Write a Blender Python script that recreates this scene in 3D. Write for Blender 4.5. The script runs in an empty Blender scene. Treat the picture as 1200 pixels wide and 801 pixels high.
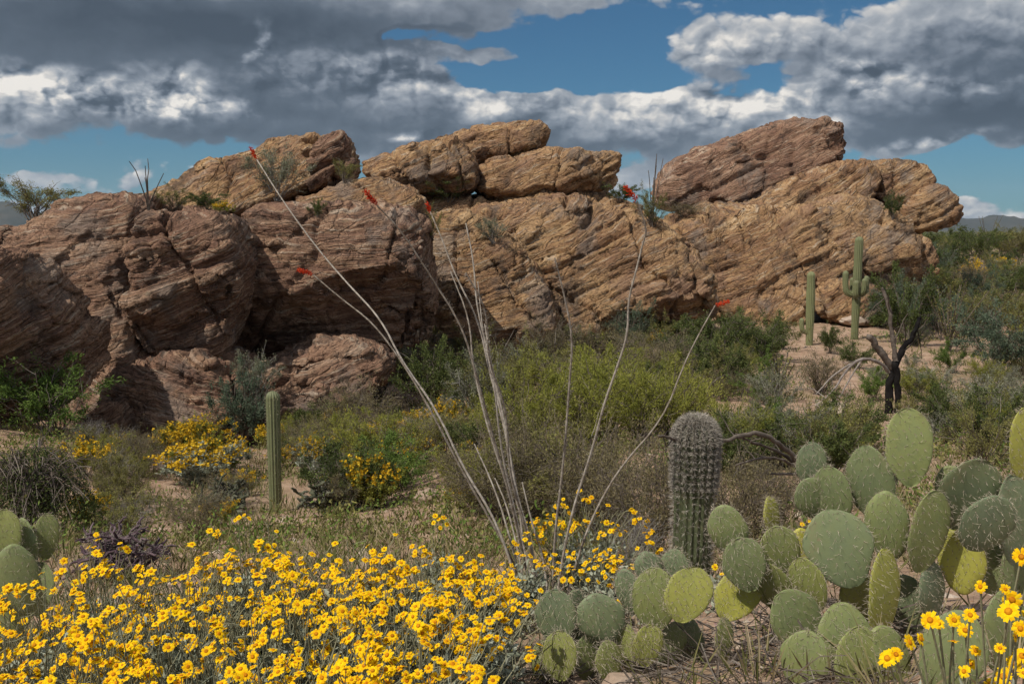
import bpy, math, random
import numpy as np
from mathutils import Vector, Matrix

random.seed(7)
RNG = np.random.default_rng(7)
R = math.radians
scene = bpy.context.scene
COL = scene.collection

# ------------------------------------------------------------------ camera
F = 1167.0                      # focal length in pixels of the 1200 px wide photograph
CX, CY, HORIZON = 600.0, 400.5, 270.0
PITCH = math.atan((CY - HORIZON) / F)
EYE = Vector((0.0, 0.0, 1.7))
cam_data = bpy.data.cameras.new("camera")
cam_data.sensor_width = 36.0
cam_data.lens = 36.0 * F / 1200.0
cam_data.clip_start = 0.05
cam_data.clip_end = 40000.0
cam = bpy.data.objects.new("camera", cam_data)
cam.location = EYE
cam.rotation_euler = (math.pi / 2 - PITCH, 0.0, 0.0)
COL.objects.link(cam)
scene.camera = cam

# ------------------------------------------------------------------ light and exposure
SUN_AZ_VEC = Vector((-0.76, -0.65, 0.0)).normalized()      # horizontal direction towards the sun
SUN_EL = R(53)
TO_SUN = (SUN_AZ_VEC * math.cos(SUN_EL) + Vector((0, 0, math.sin(SUN_EL)))).normalized()
sun_data = bpy.data.lights.new("sun", 'SUN')
sun_data.energy = 4.2
sun_data.angle = R(0.53)
sun_data.color = (1.0, 0.93, 0.82)
sun = bpy.data.objects.new("sun", sun_data)
sun.rotation_euler = (-TO_SUN).to_track_quat('-Z', 'Y').to_euler()
COL.objects.link(sun)

scene.view_settings.view_transform = 'Standard'
scene.view_settings.look = 'None'
scene.view_settings.gamma = 1.0
scene.view_settings.use_curve_mapping = False
scene.view_settings.exposure = 0.05
scene.cycles.use_denoising = True
scene.cycles.max_bounces = 6
scene.cycles.diffuse_bounces = 3
scene.cycles.glossy_bounces = 2
scene.cycles.transmission_bounces = 3
scene.cycles.volume_bounces = 0
scene.cycles.use_adaptive_sampling = True
scene.cycles.adaptive_threshold = 0.02


def pix_dir(px, py):
    u = (px - CX) / F
    v = (CY - py) / F
    fw = Vector((0, math.cos(PITCH), -math.sin(PITCH)))
    up = Vector((0, math.sin(PITCH), math.cos(PITCH)))
    return Vector((1, 0, 0)) * u + up * v + fw


def P(px, py, Y):
    d = pix_dir(px, py)
    return EYE + d * (Y / d.y)


# ------------------------------------------------------------------ node helpers
class NT:
    def __init__(self, tree):
        self.t = tree
        self.n = tree.nodes
        self.l = tree.links

    def new(self, kind, **kw):
        n = self.n.new(kind)
        for k, v in kw.items():
            setattr(n, k, v)
        return n

    def put(self, sock, v):
        if isinstance(v, bpy.types.NodeSocket):
            self.l.new(v, sock)
        elif v is not None:
            sock.default_value = v

    def math(self, op, a, b=None, c=None, clamp=False):
        n = self.new('ShaderNodeMath', operation=op, use_clamp=clamp)
        self.put(n.inputs[0], a)
        if b is not None:
            self.put(n.inputs[1], b)
        if c is not None:
            self.put(n.inputs[2], c)
        return n.outputs[0]

    def vmath(self, op, a, b=None):
        n = self.new('ShaderNodeVectorMath', operation=op)
        self.put(n.inputs[0], a)
        if b is not None:
            self.put(n.inputs[1], b)
        return n.outputs[0]

    def xyz(self, x, y, z=0.0):
        n = self.new('ShaderNodeCombineXYZ')
        for i, v in enumerate((x, y, z)):
            self.put(n.inputs[i], v)
        return n.outputs[0]

    def sep(self, v):
        n = self.new('ShaderNodeSeparateXYZ')
        self.put(n.inputs[0], v)
        return n.outputs

    def noise(self, vec, scale=5.0, detail=4.0, rough=0.55, dist=0.0, dim='3D', w=None):
        n = self.new('ShaderNodeTexNoise', noise_dimensions=dim)
        if dim != '1D':
            self.put(n.inputs['Vector'], vec)
        if w is not None:
            self.put(n.inputs['W'], w)
        n.inputs['Scale'].default_value = scale
        n.inputs['Detail'].default_value = detail
        n.inputs['Roughness'].default_value = rough
        n.inputs['Distortion'].default_value = dist
        return n.outputs['Fac']

    def smooth(self, x, a, b, lo=0.0, hi=1.0, kind='SMOOTHSTEP'):
        n = self.new('ShaderNodeMapRange', interpolation_type=kind)
        self.put(n.inputs['Value'], x)
        self.put(n.inputs['From Min'], a)
        self.put(n.inputs['From Max'], b)
        self.put(n.inputs['To Min'], lo)
        self.put(n.inputs['To Max'], hi)
        return n.outputs['Result']

    def mix(self, fac, a, b, blend='MIX'):
        n = self.new('ShaderNodeMix', data_type='RGBA', blend_type=blend)
        self.put(n.inputs[0], fac)
        for s, v in ((n.inputs[6], a), (n.inputs[7], b)):
            if isinstance(v, (tuple, list)) and len(v) == 3:
                v = tuple(v) + (1.0,)
            self.put(s, v)
        return n.outputs[2]

    def ramp(self, x, stops):
        n = self.new('ShaderNodeValToRGB')
        cr = n.color_ramp
        while len(cr.elements) > 1:
            cr.elements.remove(cr.elements[-1])
        cr.elements[0].position = stops[0][0]
        cr.elements[0].color = tuple(stops[0][1]) + (1,)
        for p, c in stops[1:]:
            e = cr.elements.new(p)
            e.color = tuple(c) + (1,)
        self.put(n.inputs[0], x)
        return n.outputs[0]

    def attr(self, name):
        n = self.new('ShaderNodeAttribute', attribute_name=name)
        return n.outputs['Fac']

    def bump(self, h, strength=0.5, dist=0.02, normal=None):
        n = self.new('ShaderNodeBump')
        n.inputs['Strength'].default_value = strength
        n.inputs['Distance'].default_value = dist
        self.put(n.inputs['Height'], h)
        if normal is not None:
            self.put(n.inputs['Normal'], normal)
        return n.outputs[0]


def material(name):
    m = bpy.data.materials.new(name)
    m.use_nodes = True
    t = NT(m.node_tree)
    t.n.clear()
    out = t.new('ShaderNodeOutputMaterial')
    return m, t, out


def principled(t, out, color, rough=0.9, normal=None, spec=0.2):
    b = t.new('ShaderNodeBsdfPrincipled')
    if isinstance(color, (tuple, list)) and len(color) == 3:
        color = tuple(color) + (1.0,)
    t.put(b.inputs['Base Color'], color)
    t.put(b.inputs['Roughness'], rough)
    b.inputs['Specular IOR Level'].default_value = spec
    if normal is not None:
        t.put(b.inputs['Normal'], normal)
    t.l.new(b.outputs[0], out.inputs['Surface'])
    return b


# ------------------------------------------------------------------ sky
world = bpy.data.worlds.new("World")
scene.world = world
world.use_nodes = True
world.cycles.sampling_method = 'NONE'          # the sky is even enough without importance sampling
wt = NT(world.node_tree)
wt.n.clear()
w_out = wt.new('ShaderNodeOutputWorld')
w_bg = wt.new('ShaderNodeBackground')
SKY_STRENGTH = 0.10
w_bg.inputs['Strength'].default_value = SKY_STRENGTH
wt.l.new(w_bg.outputs[0], w_out.inputs['Surface'])
sky = wt.new('ShaderNodeTexSky', sky_type='NISHITA')
sky.sun_disc = False
sky.sun_elevation = SUN_EL
sky.sun_rotation = math.atan2(SUN_AZ_VEC.x, SUN_AZ_VEC.y)
sky.altitude = 900.0
sky.air_density = 1.0
sky.dust_density = 0.4
sky.ozone_density = 2.5
tc = wt.new('ShaderNodeTexCoord')
sx, sy, sz = wt.sep(tc.outputs['Generated'])
az = wt.math('ARCTAN2', sx, sy)                      # 0 straight ahead of the camera position, + to the right
el = wt.math('ARCSINE', wt.math('MINIMUM', wt.math('MAXIMUM', sz, -1.0), 1.0))


def sky_ang(px, py):
    d = pix_dir(px, py).normalized()
    return math.atan2(d.x, d.y), math.asin(d.z)


# cloud banks: centre, half width, half height in pixels of the photograph (turned into compass angle and elevation), weight
BANKS = [
    (110, 25, 330, 66, 1.1), (440, 4, 330, 36, 0.9), (140, 128, 190, 40, 1.0), (400, 100, 190, 66, 0.95), (520, 150, 150, 40, 0.75),
    (690, 150, 160, 48, 1.0), (860, 128, 100, 32, 0.75),
    (1010, 48, 200, 36, 0.85), (1180, 50, 160, 50, 0.75), (1100, 122, 150, 42, 1.1), (1230, 120, 100, 60, 0.8),
    (178, 196, 44, 12, 0.7), (60, 213, 70, 11, 0.55), (1100, 166, 46, 8, 0.7), (1180, 246, 90, 15, 0.75),
    (735, 214, 36, 13, 0.8), (560, 64, 40, 8, 0.3), (660, 78, 70, 8, 0.35), (820, 62, 60, 26, 0.35), (890, 90, 60, 8, 0.3), (20, 250, 60, 12, 0.5), (290, 198, 30, 10, 0.3),
]
HOLES = [(690, 48, 80, 30, 0.9), (530, 44, 70, 16, 0.95), (590, 84, 66, 13, 0.95), (470, 36, 40, 10, 0.7), (650, 95, 60, 10, 0.5), (780, 96, 120, 14, 0.45), (760, 14, 50, 10, 0.4), (65, 92, 26, 6, 0.5), (480, 34, 30, 8, 0.3),
         (100, 188, 170, 12, 0.35), (1130, 205, 180, 24, 0.8), (230, 176, 120, 10, 0.3), (920, 80, 60, 8, 0.3)]
DARKS = [(100, 25, 250, 50, 1.35), (340, 10, 220, 30, 0.6), (430, 150, 190, 34, 0.6), (1130, 140, 130, 20, 0.8), (690, 178, 140, 20, 0.6),
         (1080, 76, 150, 18, 0.5), (110, 166, 150, 12, 0.8), (580, 12, 150, 28, 0.5), (320, 110, 70, 40, 0.3), (1190, 150, 100, 16, 0.5)]
BRIGHTS = [(120, 112, 110, 26, 1.0), (220, 124, 50, 18, 0.8), (305, 42, 10, 22, 1.1), (310, 60, 30, 14, 0.3), (740, 110, 30, 14, 0.9), (855, 116, 60, 14, 0.9), (1005, 90, 50, 14, 0.9), (1100, 96, 90, 8, 0.5),
           (450, 92, 110, 22, 0.5), (580, 112, 60, 20, 0.5), (950, 146, 40, 22, 0.9), (1100, 165, 40, 6, 0.9), (180, 192, 36, 9, 0.9), (498, 157, 26, 6, 1.0), (830, 60, 120, 22, 0.45), (60, 106, 40, 12, 0.5),
           (1160, 240, 60, 10, 0.5), (640, 130, 60, 16, 0.3), (770, 135, 60, 20, 0.4)]


def blob_sum(blobs, uv):
    """sum of soft ellipses in compass angle and elevation"""
    tot = 0.0
    for (bx, by, bw, bh, wgt) in blobs:
        a0, e0 = sky_ang(bx, by)
        ix, iy = F / bw, F / bh
        n = wt.new('ShaderNodeVectorMath', operation='MULTIPLY_ADD')
        wt.put(n.inputs[0], uv)
        n.inputs[1].default_value = (ix, iy, 0)
        n.inputs[2].default_value = (-a0 * ix, -e0 * iy, 0)
        d = wt.new('ShaderNodeVectorMath', operation='DOT_PRODUCT')
        wt.l.new(n.outputs[0], d.inputs[0])
        wt.l.new(n.outputs[0], d.inputs[1])
        g = wt.math('MULTIPLY_ADD', d.outputs['Value'], -0.36, 1.0, clamp=True)
        tot = wt.math('MULTIPLY_ADD', wt.math('MULTIPLY', g, g), wgt, tot)
    return tot


def billow(u, v, small=True):
    """heaped cauliflower pattern, about 0 to 1"""
    vec = wt.xyz(wt.math('MULTIPLY', u, 9.0), wt.math('MULTIPLY', v, 13.0), 0.0)
    n1 = wt.noise(vec, 1.4, 8.0 if small else 6.0, 0.53, 0.0, '2D')
    nz = wt.new('ShaderNodeTexNoise', noise_dimensions='2D')
    wt.put(nz.inputs['Vector'], vec)
    nz.inputs['Scale'].default_value = 4.0
    nz.inputs['Detail'].default_value = 3.0
    off = wt.new('ShaderNodeVectorMath', operation='MULTIPLY_ADD')
    wt.put(off.inputs[0], nz.outputs['Color'])
    off.inputs[1].default_value = (0.22, 0.22, 0.0)
    wt.put(off.inputs[2], vec)
    tot = wt.math('MULTIPLY', n1, 0.75)
    for sc, wgt in ((2.1, 0.34), (5.0, 0.21), (12.0, 0.09)):
        vor = wt.new('ShaderNodeTexVoronoi', feature='F1', voronoi_dimensions='2D')
        wt.put(vor.inputs['Vector'], off.outputs[0])
        vor.inputs['Scale'].default_value = sc
        d = vor.outputs['Distance']
        tot = wt.math('MULTIPLY_ADD', wt.math('MULTIPLY_ADD', wt.math('MULTIPLY', d, d), -1.25, 0.62), wgt, tot)
    return tot


# slightly warped coordinates so the banks do not have oval outlines
wn = wt.new('ShaderNodeTexNoise', noise_dimensions='2D')
wt.put(wn.inputs['Vector'], wt.xyz(wt.math('MULTIPLY', az, 11.0), wt.math('MULTIPLY', el, 20.0), 0.0))
wn.inputs['Scale'].default_value = 1.0
wn.inputs['Detail'].default_value = 5.0
wr, wg, wb_ = wt.sep(wn.outputs['Color'])
uw = wt.math('MULTIPLY_ADD', wt.math('SUBTRACT', wr, 0.5), 0.12, az)
vw = wt.math('MULTIPLY_ADD', wt.math('SUBTRACT', wg, 0.5), 0.042, el)
uv = wt.xyz(uw, vw, 0.0)
bank = wt.math('SUBTRACT', blob_sum(BANKS, uv), blob_sum(HOLES, uv))
bank_up = blob_sum(BANKS, wt.xyz(wt.math('SUBTRACT', uw, 0.006), wt.math('ADD', vw, 0.018), 0.0))
# away from the photographed stretch of sky scattered clouds go on
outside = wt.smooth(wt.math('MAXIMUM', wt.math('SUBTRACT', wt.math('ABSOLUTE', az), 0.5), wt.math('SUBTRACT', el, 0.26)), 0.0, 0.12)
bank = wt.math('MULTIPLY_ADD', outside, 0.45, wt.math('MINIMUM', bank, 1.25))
b0 = billow(az, el)
b1 = billow(wt.math('SUBTRACT', az, 0.005), wt.math('ADD', el, 0.0085), False)
dens = wt.math('MULTIPLY_ADD', wt.math('SUBTRACT', b0, 0.62), 1.45, bank)
alpha = wt.smooth(dens, 0.16, 0.50)
top_lit = wt.math('MULTIPLY', wt.math('SUBTRACT', bank, bank_up), 0.55)
relief = wt.math('SUBTRACT', b0, b1)
dark = blob_sum(DARKS, uv)
bright = blob_sum(BRIGHTS, uv)
rim = wt.smooth(dens, 0.25, 0.95, 0.16, -0.06)
gain = wt.math('MAXIMUM', wt.math('MULTIPLY_ADD', dark, -0.55, wt.math('MULTIPLY_ADD', bright, 1.5, 0.70)), 0.15)
tone = wt.math('MULTIPLY_ADD', relief, wt.math('MULTIPLY', gain, 1.0), 0.44)
tone = wt.math('ADD', wt.math('MULTIPLY_ADD', wt.math('SUBTRACT', b0, 0.62), wt.math('MULTIPLY', gain, 0.42), tone), wt.math('MULTIPLY', top_lit, 0.55))
tone = wt.math('MULTIPLY_ADD', bright, 0.30, wt.math('MULTIPLY_ADD', dark, -0.20, tone))
tone = wt.math('ADD', tone, rim, clamp=True)
k = 1.0 / SKY_STRENGTH
cloud_col = wt.ramp(tone, [(0.0, (0.048, 0.064, 0.088)), (0.22, (0.092, 0.116, 0.150)), (0.42, (0.215, 0.245, 0.290)), (0.62, (0.38, 0.405, 0.44)), (0.85, (0.72, 0.69, 0.65)), (1.0, (0.92, 0.87, 0.80))])
cloud_col = wt.mix(1.0, cloud_col, (k, k, k), 'MULTIPLY')
# deep blue low sky in front; unseen sky around it brightened to lift shadows
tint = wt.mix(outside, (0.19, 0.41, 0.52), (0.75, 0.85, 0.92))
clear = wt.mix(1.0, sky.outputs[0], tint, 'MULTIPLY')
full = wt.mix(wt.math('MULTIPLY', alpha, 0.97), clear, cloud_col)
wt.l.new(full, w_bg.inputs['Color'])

# ------------------------------------------------------------------ object helpers


def tag(o, label=None, cat=None, group=None, kind=None):
    if label:
        o['label'] = label
    if cat:
        o['category'] = cat
    if group:
        o['group'] = group
    if kind:
        o['kind'] = kind
    return o


def empty(name, loc=(0, 0, 0), rz=0.0, scale=1.0):
    o = bpy.data.objects.new(name, None)
    o.empty_display_size = 0.1
    COL.objects.link(o)
    o.location = loc
    o.rotation_euler = (0, 0, rz)
    o.scale = (scale,) * 3 if not isinstance(scale, (tuple, list)) else scale
    return o


def make_mesh(name, verts, faces, mats, smooth=False, attrs=None, fmat=None):
    """verts (n,3); faces: a list of (m,k) integer arrays"""
    me = bpy.data.meshes.new(name)
    verts = np.asarray(verts, dtype=np.float32)
    faces = [np.asarray(f, dtype=np.int32) for f in (faces if isinstance(faces, list) else [faces]) if len(f)]
    me.vertices.add(len(verts))
    me.vertices.foreach_set('co', verts.ravel())
    tot = sum(f.size for f in faces)
    nf = sum(len(f) for f in faces)
    me.loops.add(tot)
    me.polygons.add(nf)
    me.loops.foreach_set('vertex_index', np.concatenate([f.ravel() for f in faces]))
    sizes = np.concatenate([np.full(len(f), f.shape[1], dtype=np.int32) for f in faces])
    starts = np.zeros(nf, dtype=np.int32)
    starts[1:] = np.cumsum(sizes)[:-1]
    me.polygons.foreach_set('loop_start', starts)
    if fmat is not None:
        me.polygons.foreach_set('material_index', np.asarray(fmat, dtype=np.int32))
    for m in (mats if isinstance(mats, (list, tuple)) else [mats]):
        me.materials.append(m)
    me.update(calc_edges=True)
    me.polygons.foreach_set('use_smooth', np.full(nf, bool(smooth)))
    for an, vals in (attrs or {}).items():
        a = me.attributes.new(an, 'FLOAT', 'POINT')
        a.data.foreach_set('value', np.asarray(vals, dtype=np.float32))
    return me


def link(name, me, parent=None):
    o = bpy.data.objects.new(name, me)
    COL.objects.link(o)
    if parent is not None:
        o.parent = parent
    return o


def copy_tree(o, parent=None):
    c = o.copy()
    COL.objects.link(c)
    if parent is not None:
        c.parent = parent
    for ch in list(o.children):
        copy_tree(ch, c)
    return c


class MB:
    """collects tubes, leaves and quads as arrays"""

    def __init__(self):
        self.v, self.f3, self.f4, self.var = [], [], [], []
        self.m3, self.m4 = [], []
        self.n = 0

    def add(self, v, f, var=0.5, mat=0):
        v = np.asarray(v, dtype=float)
        f = np.asarray(f, dtype=int)
        if len(f) == 0:
            return
        if f.shape[1] == 3:
            self.f3.append(f + self.n)
            self.m3.append(np.full(len(f), mat))
        else:
            self.f4.append(f + self.n)
            self.m4.append(np.full(len(f), mat))
        self.v.append(v)
        self.var.append(np.full(len(v), var) if np.isscalar(var) else np.asarray(var, dtype=float))
        self.n += len(v)

    def tube(self, pts, rad, sides=5, var=0.5, cap=True, mat=0):
        pts = np.asarray(pts, dtype=float)
        n = len(pts)
        rad = np.full(n, rad) if np.isscalar(rad) else np.asarray(rad, dtype=float)
        t = np.gradient(pts, axis=0)
        t /= np.linalg.norm(t, axis=1, keepdims=True) + 1e-9
        ref = np.array([0.31, 0.95, 0.05]) if abs(t[0] @ np.array([0.31, 0.95, 0.05])) < 0.9 else np.array([1.0, 0, 0])
        a = np.cross(t, ref)
        a /= np.linalg.norm(a, axis=1, keepdims=True) + 1e-9
        b = np.cross(t, a)
        th = np.linspace(0, 2 * np.pi, sides, endpoint=False)
        ring = pts[:, None, :] + rad[:, None, None] * (a[:, None, :] * np.cos(th)[None, :, None] + b[:, None, :] * np.sin(th)[None, :, None])
        v = ring.reshape(-1, 3)
        i = np.arange(n - 1)[:, None] * sides
        j = np.arange(sides)[None, :]
        j2 = (j + 1) % sides
        f = np.stack([i + j, i + j2, i + sides + j2, i + sides + j], axis=-1).reshape(-1, 4)
        self.add(v, f, var, mat)
        if cap:
            tip = pts[-1] + t[-1] * rad[-1]
            base = (n - 1) * sides
            v2 = np.vstack([v[base:base + sides], tip[None]])
            f2 = np.stack([np.arange(sides), (np.arange(sides) + 1) % sides, np.full(sides, sides)], axis=-1)
            self.add(v2, f2, var, mat)

    def leaves(self, c, d, n, length, width, var=0.5, mat=0, fold=0.0):
        """diamond leaves: base points c (k,3), directions d, normals n"""
        c, d, n = (np.asarray(x, dtype=float) for x in (c, d, n))
        d = d / (np.linalg.norm(d, axis=1, keepdims=True) + 1e-9)
        s = np.cross(d, n)
        s /= np.linalg.norm(s, axis=1, keepdims=True) + 1e-9
        nn = np.cross(s, d)
        k = len(c)
        length = np.broadcast_to(length, (k,))[:, None]
        width = np.broadcast_to(width, (k,))[:, None]
        mid = c + d * length * 0.55
        v = np.stack([c, mid + s * width * 0.5 + nn * fold * width, c + d * length, mid - s * width * 0.5 + nn * fold * width], axis=1).reshape(-1, 3)
        f = np.arange(k * 4).reshape(k, 4)
        self.add(v, f, np.repeat(np.broadcast_to(var, (k,)), 4), mat)

    def mesh(self, name, mats, smooth=False):
        faces, fm = [], []
        if self.f3:
            faces.append(np.vstack(self.f3))
            fm.append(np.concatenate(self.m3))
        if self.f4:
            faces.append(np.vstack(self.f4))
            fm.append(np.concatenate(self.m4))
        return make_mesh(name, np.vstack(self.v), faces, mats, smooth, {'var': np.concatenate(self.var)}, np.concatenate(fm))


# ------------------------------------------------------------------ noise in numpy
_perm = np.random.default_rng(11).permutation(256)
_perm = np.concatenate([_perm, _perm, _perm])
_g3 = np.random.default_rng(12).normal(size=(256, 3))
_g3 /= np.linalg.norm(_g3, axis=1, keepdims=True)


def perlin(p):
    p = np.asarray(p, dtype=float)
    i = np.floor(p).astype(int)
    f = p - i
    u = f * f * f * (f * (f * 6 - 15) + 10)
    i &= 255
    out = 0
    for dx in (0, 1):
        wx = u[:, 0] if dx else 1 - u[:, 0]
        for dy in (0, 1):
            wy = u[:, 1] if dy else 1 - u[:, 1]
            for dz in (0, 1):
                wz = u[:, 2] if dz else 1 - u[:, 2]
                h = _perm[_perm[_perm[(i[:, 0] + dx) & 255] + ((i[:, 1] + dy) & 255)] + ((i[:, 2] + dz) & 255)]
                g = _g3[h]
                out = out + wx * wy * wz * (g[:, 0] * (f[:, 0] - dx) + g[:, 1] * (f[:, 1] - dy) + g[:, 2] * (f[:, 2] - dz))
    return out * 1.5


def fbm(p, octaves=4, gain=0.5, lac=2.03):
    a, s, q = 0, 1.0, np.asarray(p, dtype=float)
    for o in range(octaves):
        a = a + s * perlin(q + 17.3 * o)
        q = q * lac
        s *= gain
    return a


def hash1(i, seed=0):
    i = np.asarray(i).astype(np.int64)
    x = (i * 374761393 + seed * 668265263 + 1274126177) & 0xffffffff
    x = ((x ^ (x >> 13)) * 1274126177) & 0xffffffff
    return ((x ^ (x >> 16)) & 0xffff) / 65535.0


# ------------------------------------------------------------------ terrain
ANCH = [(0, 0, 0.05), (-3, 0, -0.05), (3, 0, 0.2), (0, -8, 0.6), (-8, -6, 0.3), (8, -6, 0.6), (0, -30, 1.5), (-30, -10, 0.5), (30, -10, 1.0),
        (1.1, 1.8, 0.12), (-1.2, 3.2, -0.38), (0.3, 3.3, -0.16), (-1.9, 5.0, -0.72), (-3.2, 4.6, -0.75), (0.5, 4.0, -0.12), (1.6, 4.2, -0.12), (2.6, 4.5, -0.1)]
for (px, py, Y) in [(640, 722, 6.0), (808, 696, 6.4), (950, 640, 8.0), (1150, 600, 8.5), (320, 602, 14.7), (100, 640, 10.5), (30, 610, 12.5), (200, 520, 24.0),
                    (60, 500, 21.0), (300, 510, 26.0), (420, 470, 30.0), (560, 405, 38.0), (700, 398, 40.0), (880, 376, 46.0), (1000, 398, 38.0),
                    (948, 412, 34.0), (1045, 486, 22.0), (850, 500, 19.0), (1150, 505, 17.0), (650, 520, 17.0), (450, 560, 18.0), (640, 450, 27.0),
                    (1150, 440, 30.0), (1150, 380, 45.0), (1150, 330, 72.0), (1190, 296, 110.0), (1080, 300, 90.0), (1400, 400, 40.0), (1400, 310, 100.0)]:
    p = P(px, py, Y)
    ANCH.append((p.x, p.y, p.z))
ANCH += [(-18, 40, -1.5), (-8, 50, -1.0), (5, 62, -1.0), (30, 70, -1.6), (-35, 25, -1.5), (-30, 60, -0.5), (0, 100, -0.8), (-60, 100, -1.0), (60, 130, 0.0)]
ANCH = np.array(ANCH)


def _tps(r2):
    return 0.5 * r2 * np.log(r2 + 1e-6)


def _fit():
    xy, z = ANCH[:, :2], ANCH[:, 2]
    n = len(xy)
    r2 = ((xy[:, None] - xy[None]) ** 2).sum(-1)
    K = _tps(r2) + np.eye(n) * 2.0
    Pm = np.hstack([np.ones((n, 1)), xy])
    A = np.zeros((n + 3, n + 3))
    A[:n, :n], A[:n, n:], A[n:, :n] = K, Pm, Pm.T
    return np.linalg.solve(A, np.concatenate([z, np.zeros(3)]))


_W = _fit()


def ground_z(x, y):
    x = np.atleast_1d(np.asarray(x, dtype=float))
    y = np.atleast_1d(np.asarray(y, dtype=float))
    r = np.hypot(x, y)
    k = np.minimum(1.0, 115.0 / np.maximum(r, 1e-6))
    xx, yy = x * k, y * k
    out = np.empty_like(x)
    for s in range(0, len(x), 20000):
        q = np.stack([xx[s:s + 20000], yy[s:s + 20000]], -1)
        r2 = ((q[:, None] - ANCH[None, :, :2]) ** 2).sum(-1)
        out[s:s + 20000] = _tps(r2) @ _W[:-3] + _W[-3] + q @ _W[-2:]
    far = np.clip((r - 70) / 160, 0, 1)
    far = far * far * (3 - 2 * far)
    out = np.clip(out, -5.5, 2.5) * (1 - far) + (-0.9) * far
    p3 = np.stack([x, y, np.zeros_like(x)], -1)
    out = out + 0.06 * perlin(p3 * 0.45) + 0.025 * perlin(p3 * 1.7) + np.clip(r / 120, 0, 1) * 0.5 * perlin(p3 * 0.03)
    return out


def gz(x, y):
    return float(ground_z([x], [y])[0])


def build_ground():
    rr = np.concatenate([[0.25], np.geomspace(0.5, 9500, 230)])
    th = np.concatenate([np.linspace(R(40), R(140), 420), np.linspace(R(140), R(400), 90)[1:-1]])
    RR, TH = np.meshgrid(rr, th, indexing='ij')
    x, y = (RR * np.cos(TH)).ravel(), (RR * np.sin(TH)).ravel()
    z = ground_z(x, y)
    z = z + np.where(np.hypot(x, y) < 40, 0.012 * perlin(np.stack([x, y, z * 0], -1) * 6.0), 0)
    nr, nt = len(rr), len(th)
    i, j = np.meshgrid(np.arange(nr - 1), np.arange(nt), indexing='ij')
    j2 = (j + 1) % nt
    f = np.stack([i * nt + j, (i + 1) * nt + j, (i + 1) * nt + j2, i * nt + j2], -1).reshape(-1, 4)
    v = np.stack([x, y, z], -1)
    c = np.array([[0, 0, gz(0, 0)]])
    v = np.vstack([v, c])
    ci = len(v) - 1
    f3 = np.stack([np.arange(nt), (np.arange(nt) + 1) % nt, np.full(nt, ci)], -1)
    return v, [f, f3]


m_soil, t, o = material("desert_soil")
geo = t.new('ShaderNodeNewGeometry')
pos = geo.outputs['Position']
n_big = t.noise(pos, 0.35, 4, 0.6)
n_mid = t.noise(pos, 3.0, 6, 0.65)
n_fine = t.noise(pos, 34.0, 4, 0.7)
col = t.ramp(n_mid, [(0.28, (0.19, 0.125, 0.085)), (0.5, (0.34, 0.23, 0.16)), (0.72, (0.47, 0.35, 0.26))])
col = t.mix(t.smooth(n_big, 0.50, 0.66, 0.0, 0.7), col, (0.22, 0.17, 0.10))
far = t.smooth(t.vmath('LENGTH', pos) if False else t.math('SQRT', t.math('ADD', t.math('POWER', t.sep(pos)[0], 2.0), t.math('POWER', t.sep(pos)[1], 2.0))), 60, 260)
col = t.mix(far, col, (0.085, 0.085, 0.045))
vor = t.new('ShaderNodeTexVoronoi')
t.put(vor.inputs['Vector'], pos)
vor.inputs['Scale'].default_value = 26.0
col = t.mix(t.smooth(vor.outputs['Distance'], 0.12, 0.3, 0.55, 0.0), col, vor.outputs['Color'], 'OVERLAY')
hgt = t.math('ADD', t.math('MULTIPLY', n_fine, 0.5), t.math('ADD', n_mid, t.smooth(vor.outputs['Distance'], 0.0, 0.4, 0.5, 0.0)))
principled(t, o, col, 0.95, t.bump(hgt, 0.7, 0.03), 0.1)
gv, gf = build_ground()
ground = link("ground", make_mesh("ground", gv, gf, m_soil, True))
tag(ground, kind='structure')

# far hills
m_hill, t, o = material("hill_scrub")
geo = t.new('ShaderNodeNewGeometry')
nn = t.noise(geo.outputs['Position'], 0.01, 6, 0.6)
principled(t, o, t.ramp(nn, [(0.3, (0.03, 0.036, 0.026)), (0.7, (0.075, 0.066, 0.05))]), 0.95, None, 0.05)


def hills(name, az0, az1, dist, prof, depth, seed):
    n, m = 160, 24
    v = []
    for i in range(n):
        a = az0 + (az1 - az0) * i / (n - 1)
        hh = np.interp(i / (n - 1), [q[0] for q in prof], [q[1] for q in prof])
        for j in range(m):
            s = j / (m - 1)
            r = dist + depth * s
            e = math.sin(math.pi * s) ** 0.8
            p = np.array([[a * 40 + seed, s * 3.0, seed]])
            z = -40 + (hh + 40) * e * (1 + 0.25 * float(fbm(p, 4)[0]))
            v.append((r * math.sin(a), r * math.cos(a), z))
    i, j = np.meshgrid(np.arange(n - 1), np.arange(m - 1), indexing='ij')
    f = np.stack([i * m + j, (i + 1) * m + j, (i + 1) * m + j + 1, i * m + j + 1], -1).reshape(-1, 4)
    ob = link(name, make_mesh(name, v, f, m_hill, True))
    tag(ob, kind='structure')
    return ob


hills("hills", R(12), R(50), 5200, [(0, 10), (0.15, 60), (0.35, 70), (0.5, 62), (0.75, 95), (1, 30)], 1800, 3.0)
hills("hills", R(-48), R(-17), 4200, [(0, 40), (0.35, 230), (0.55, 170), (0.68, 120), (0.74, 70), (0.9, 30), (1, 5)], 1800, 8.0)

# ------------------------------------------------------------------ rock outcrop
BED_TILT = {}


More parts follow.
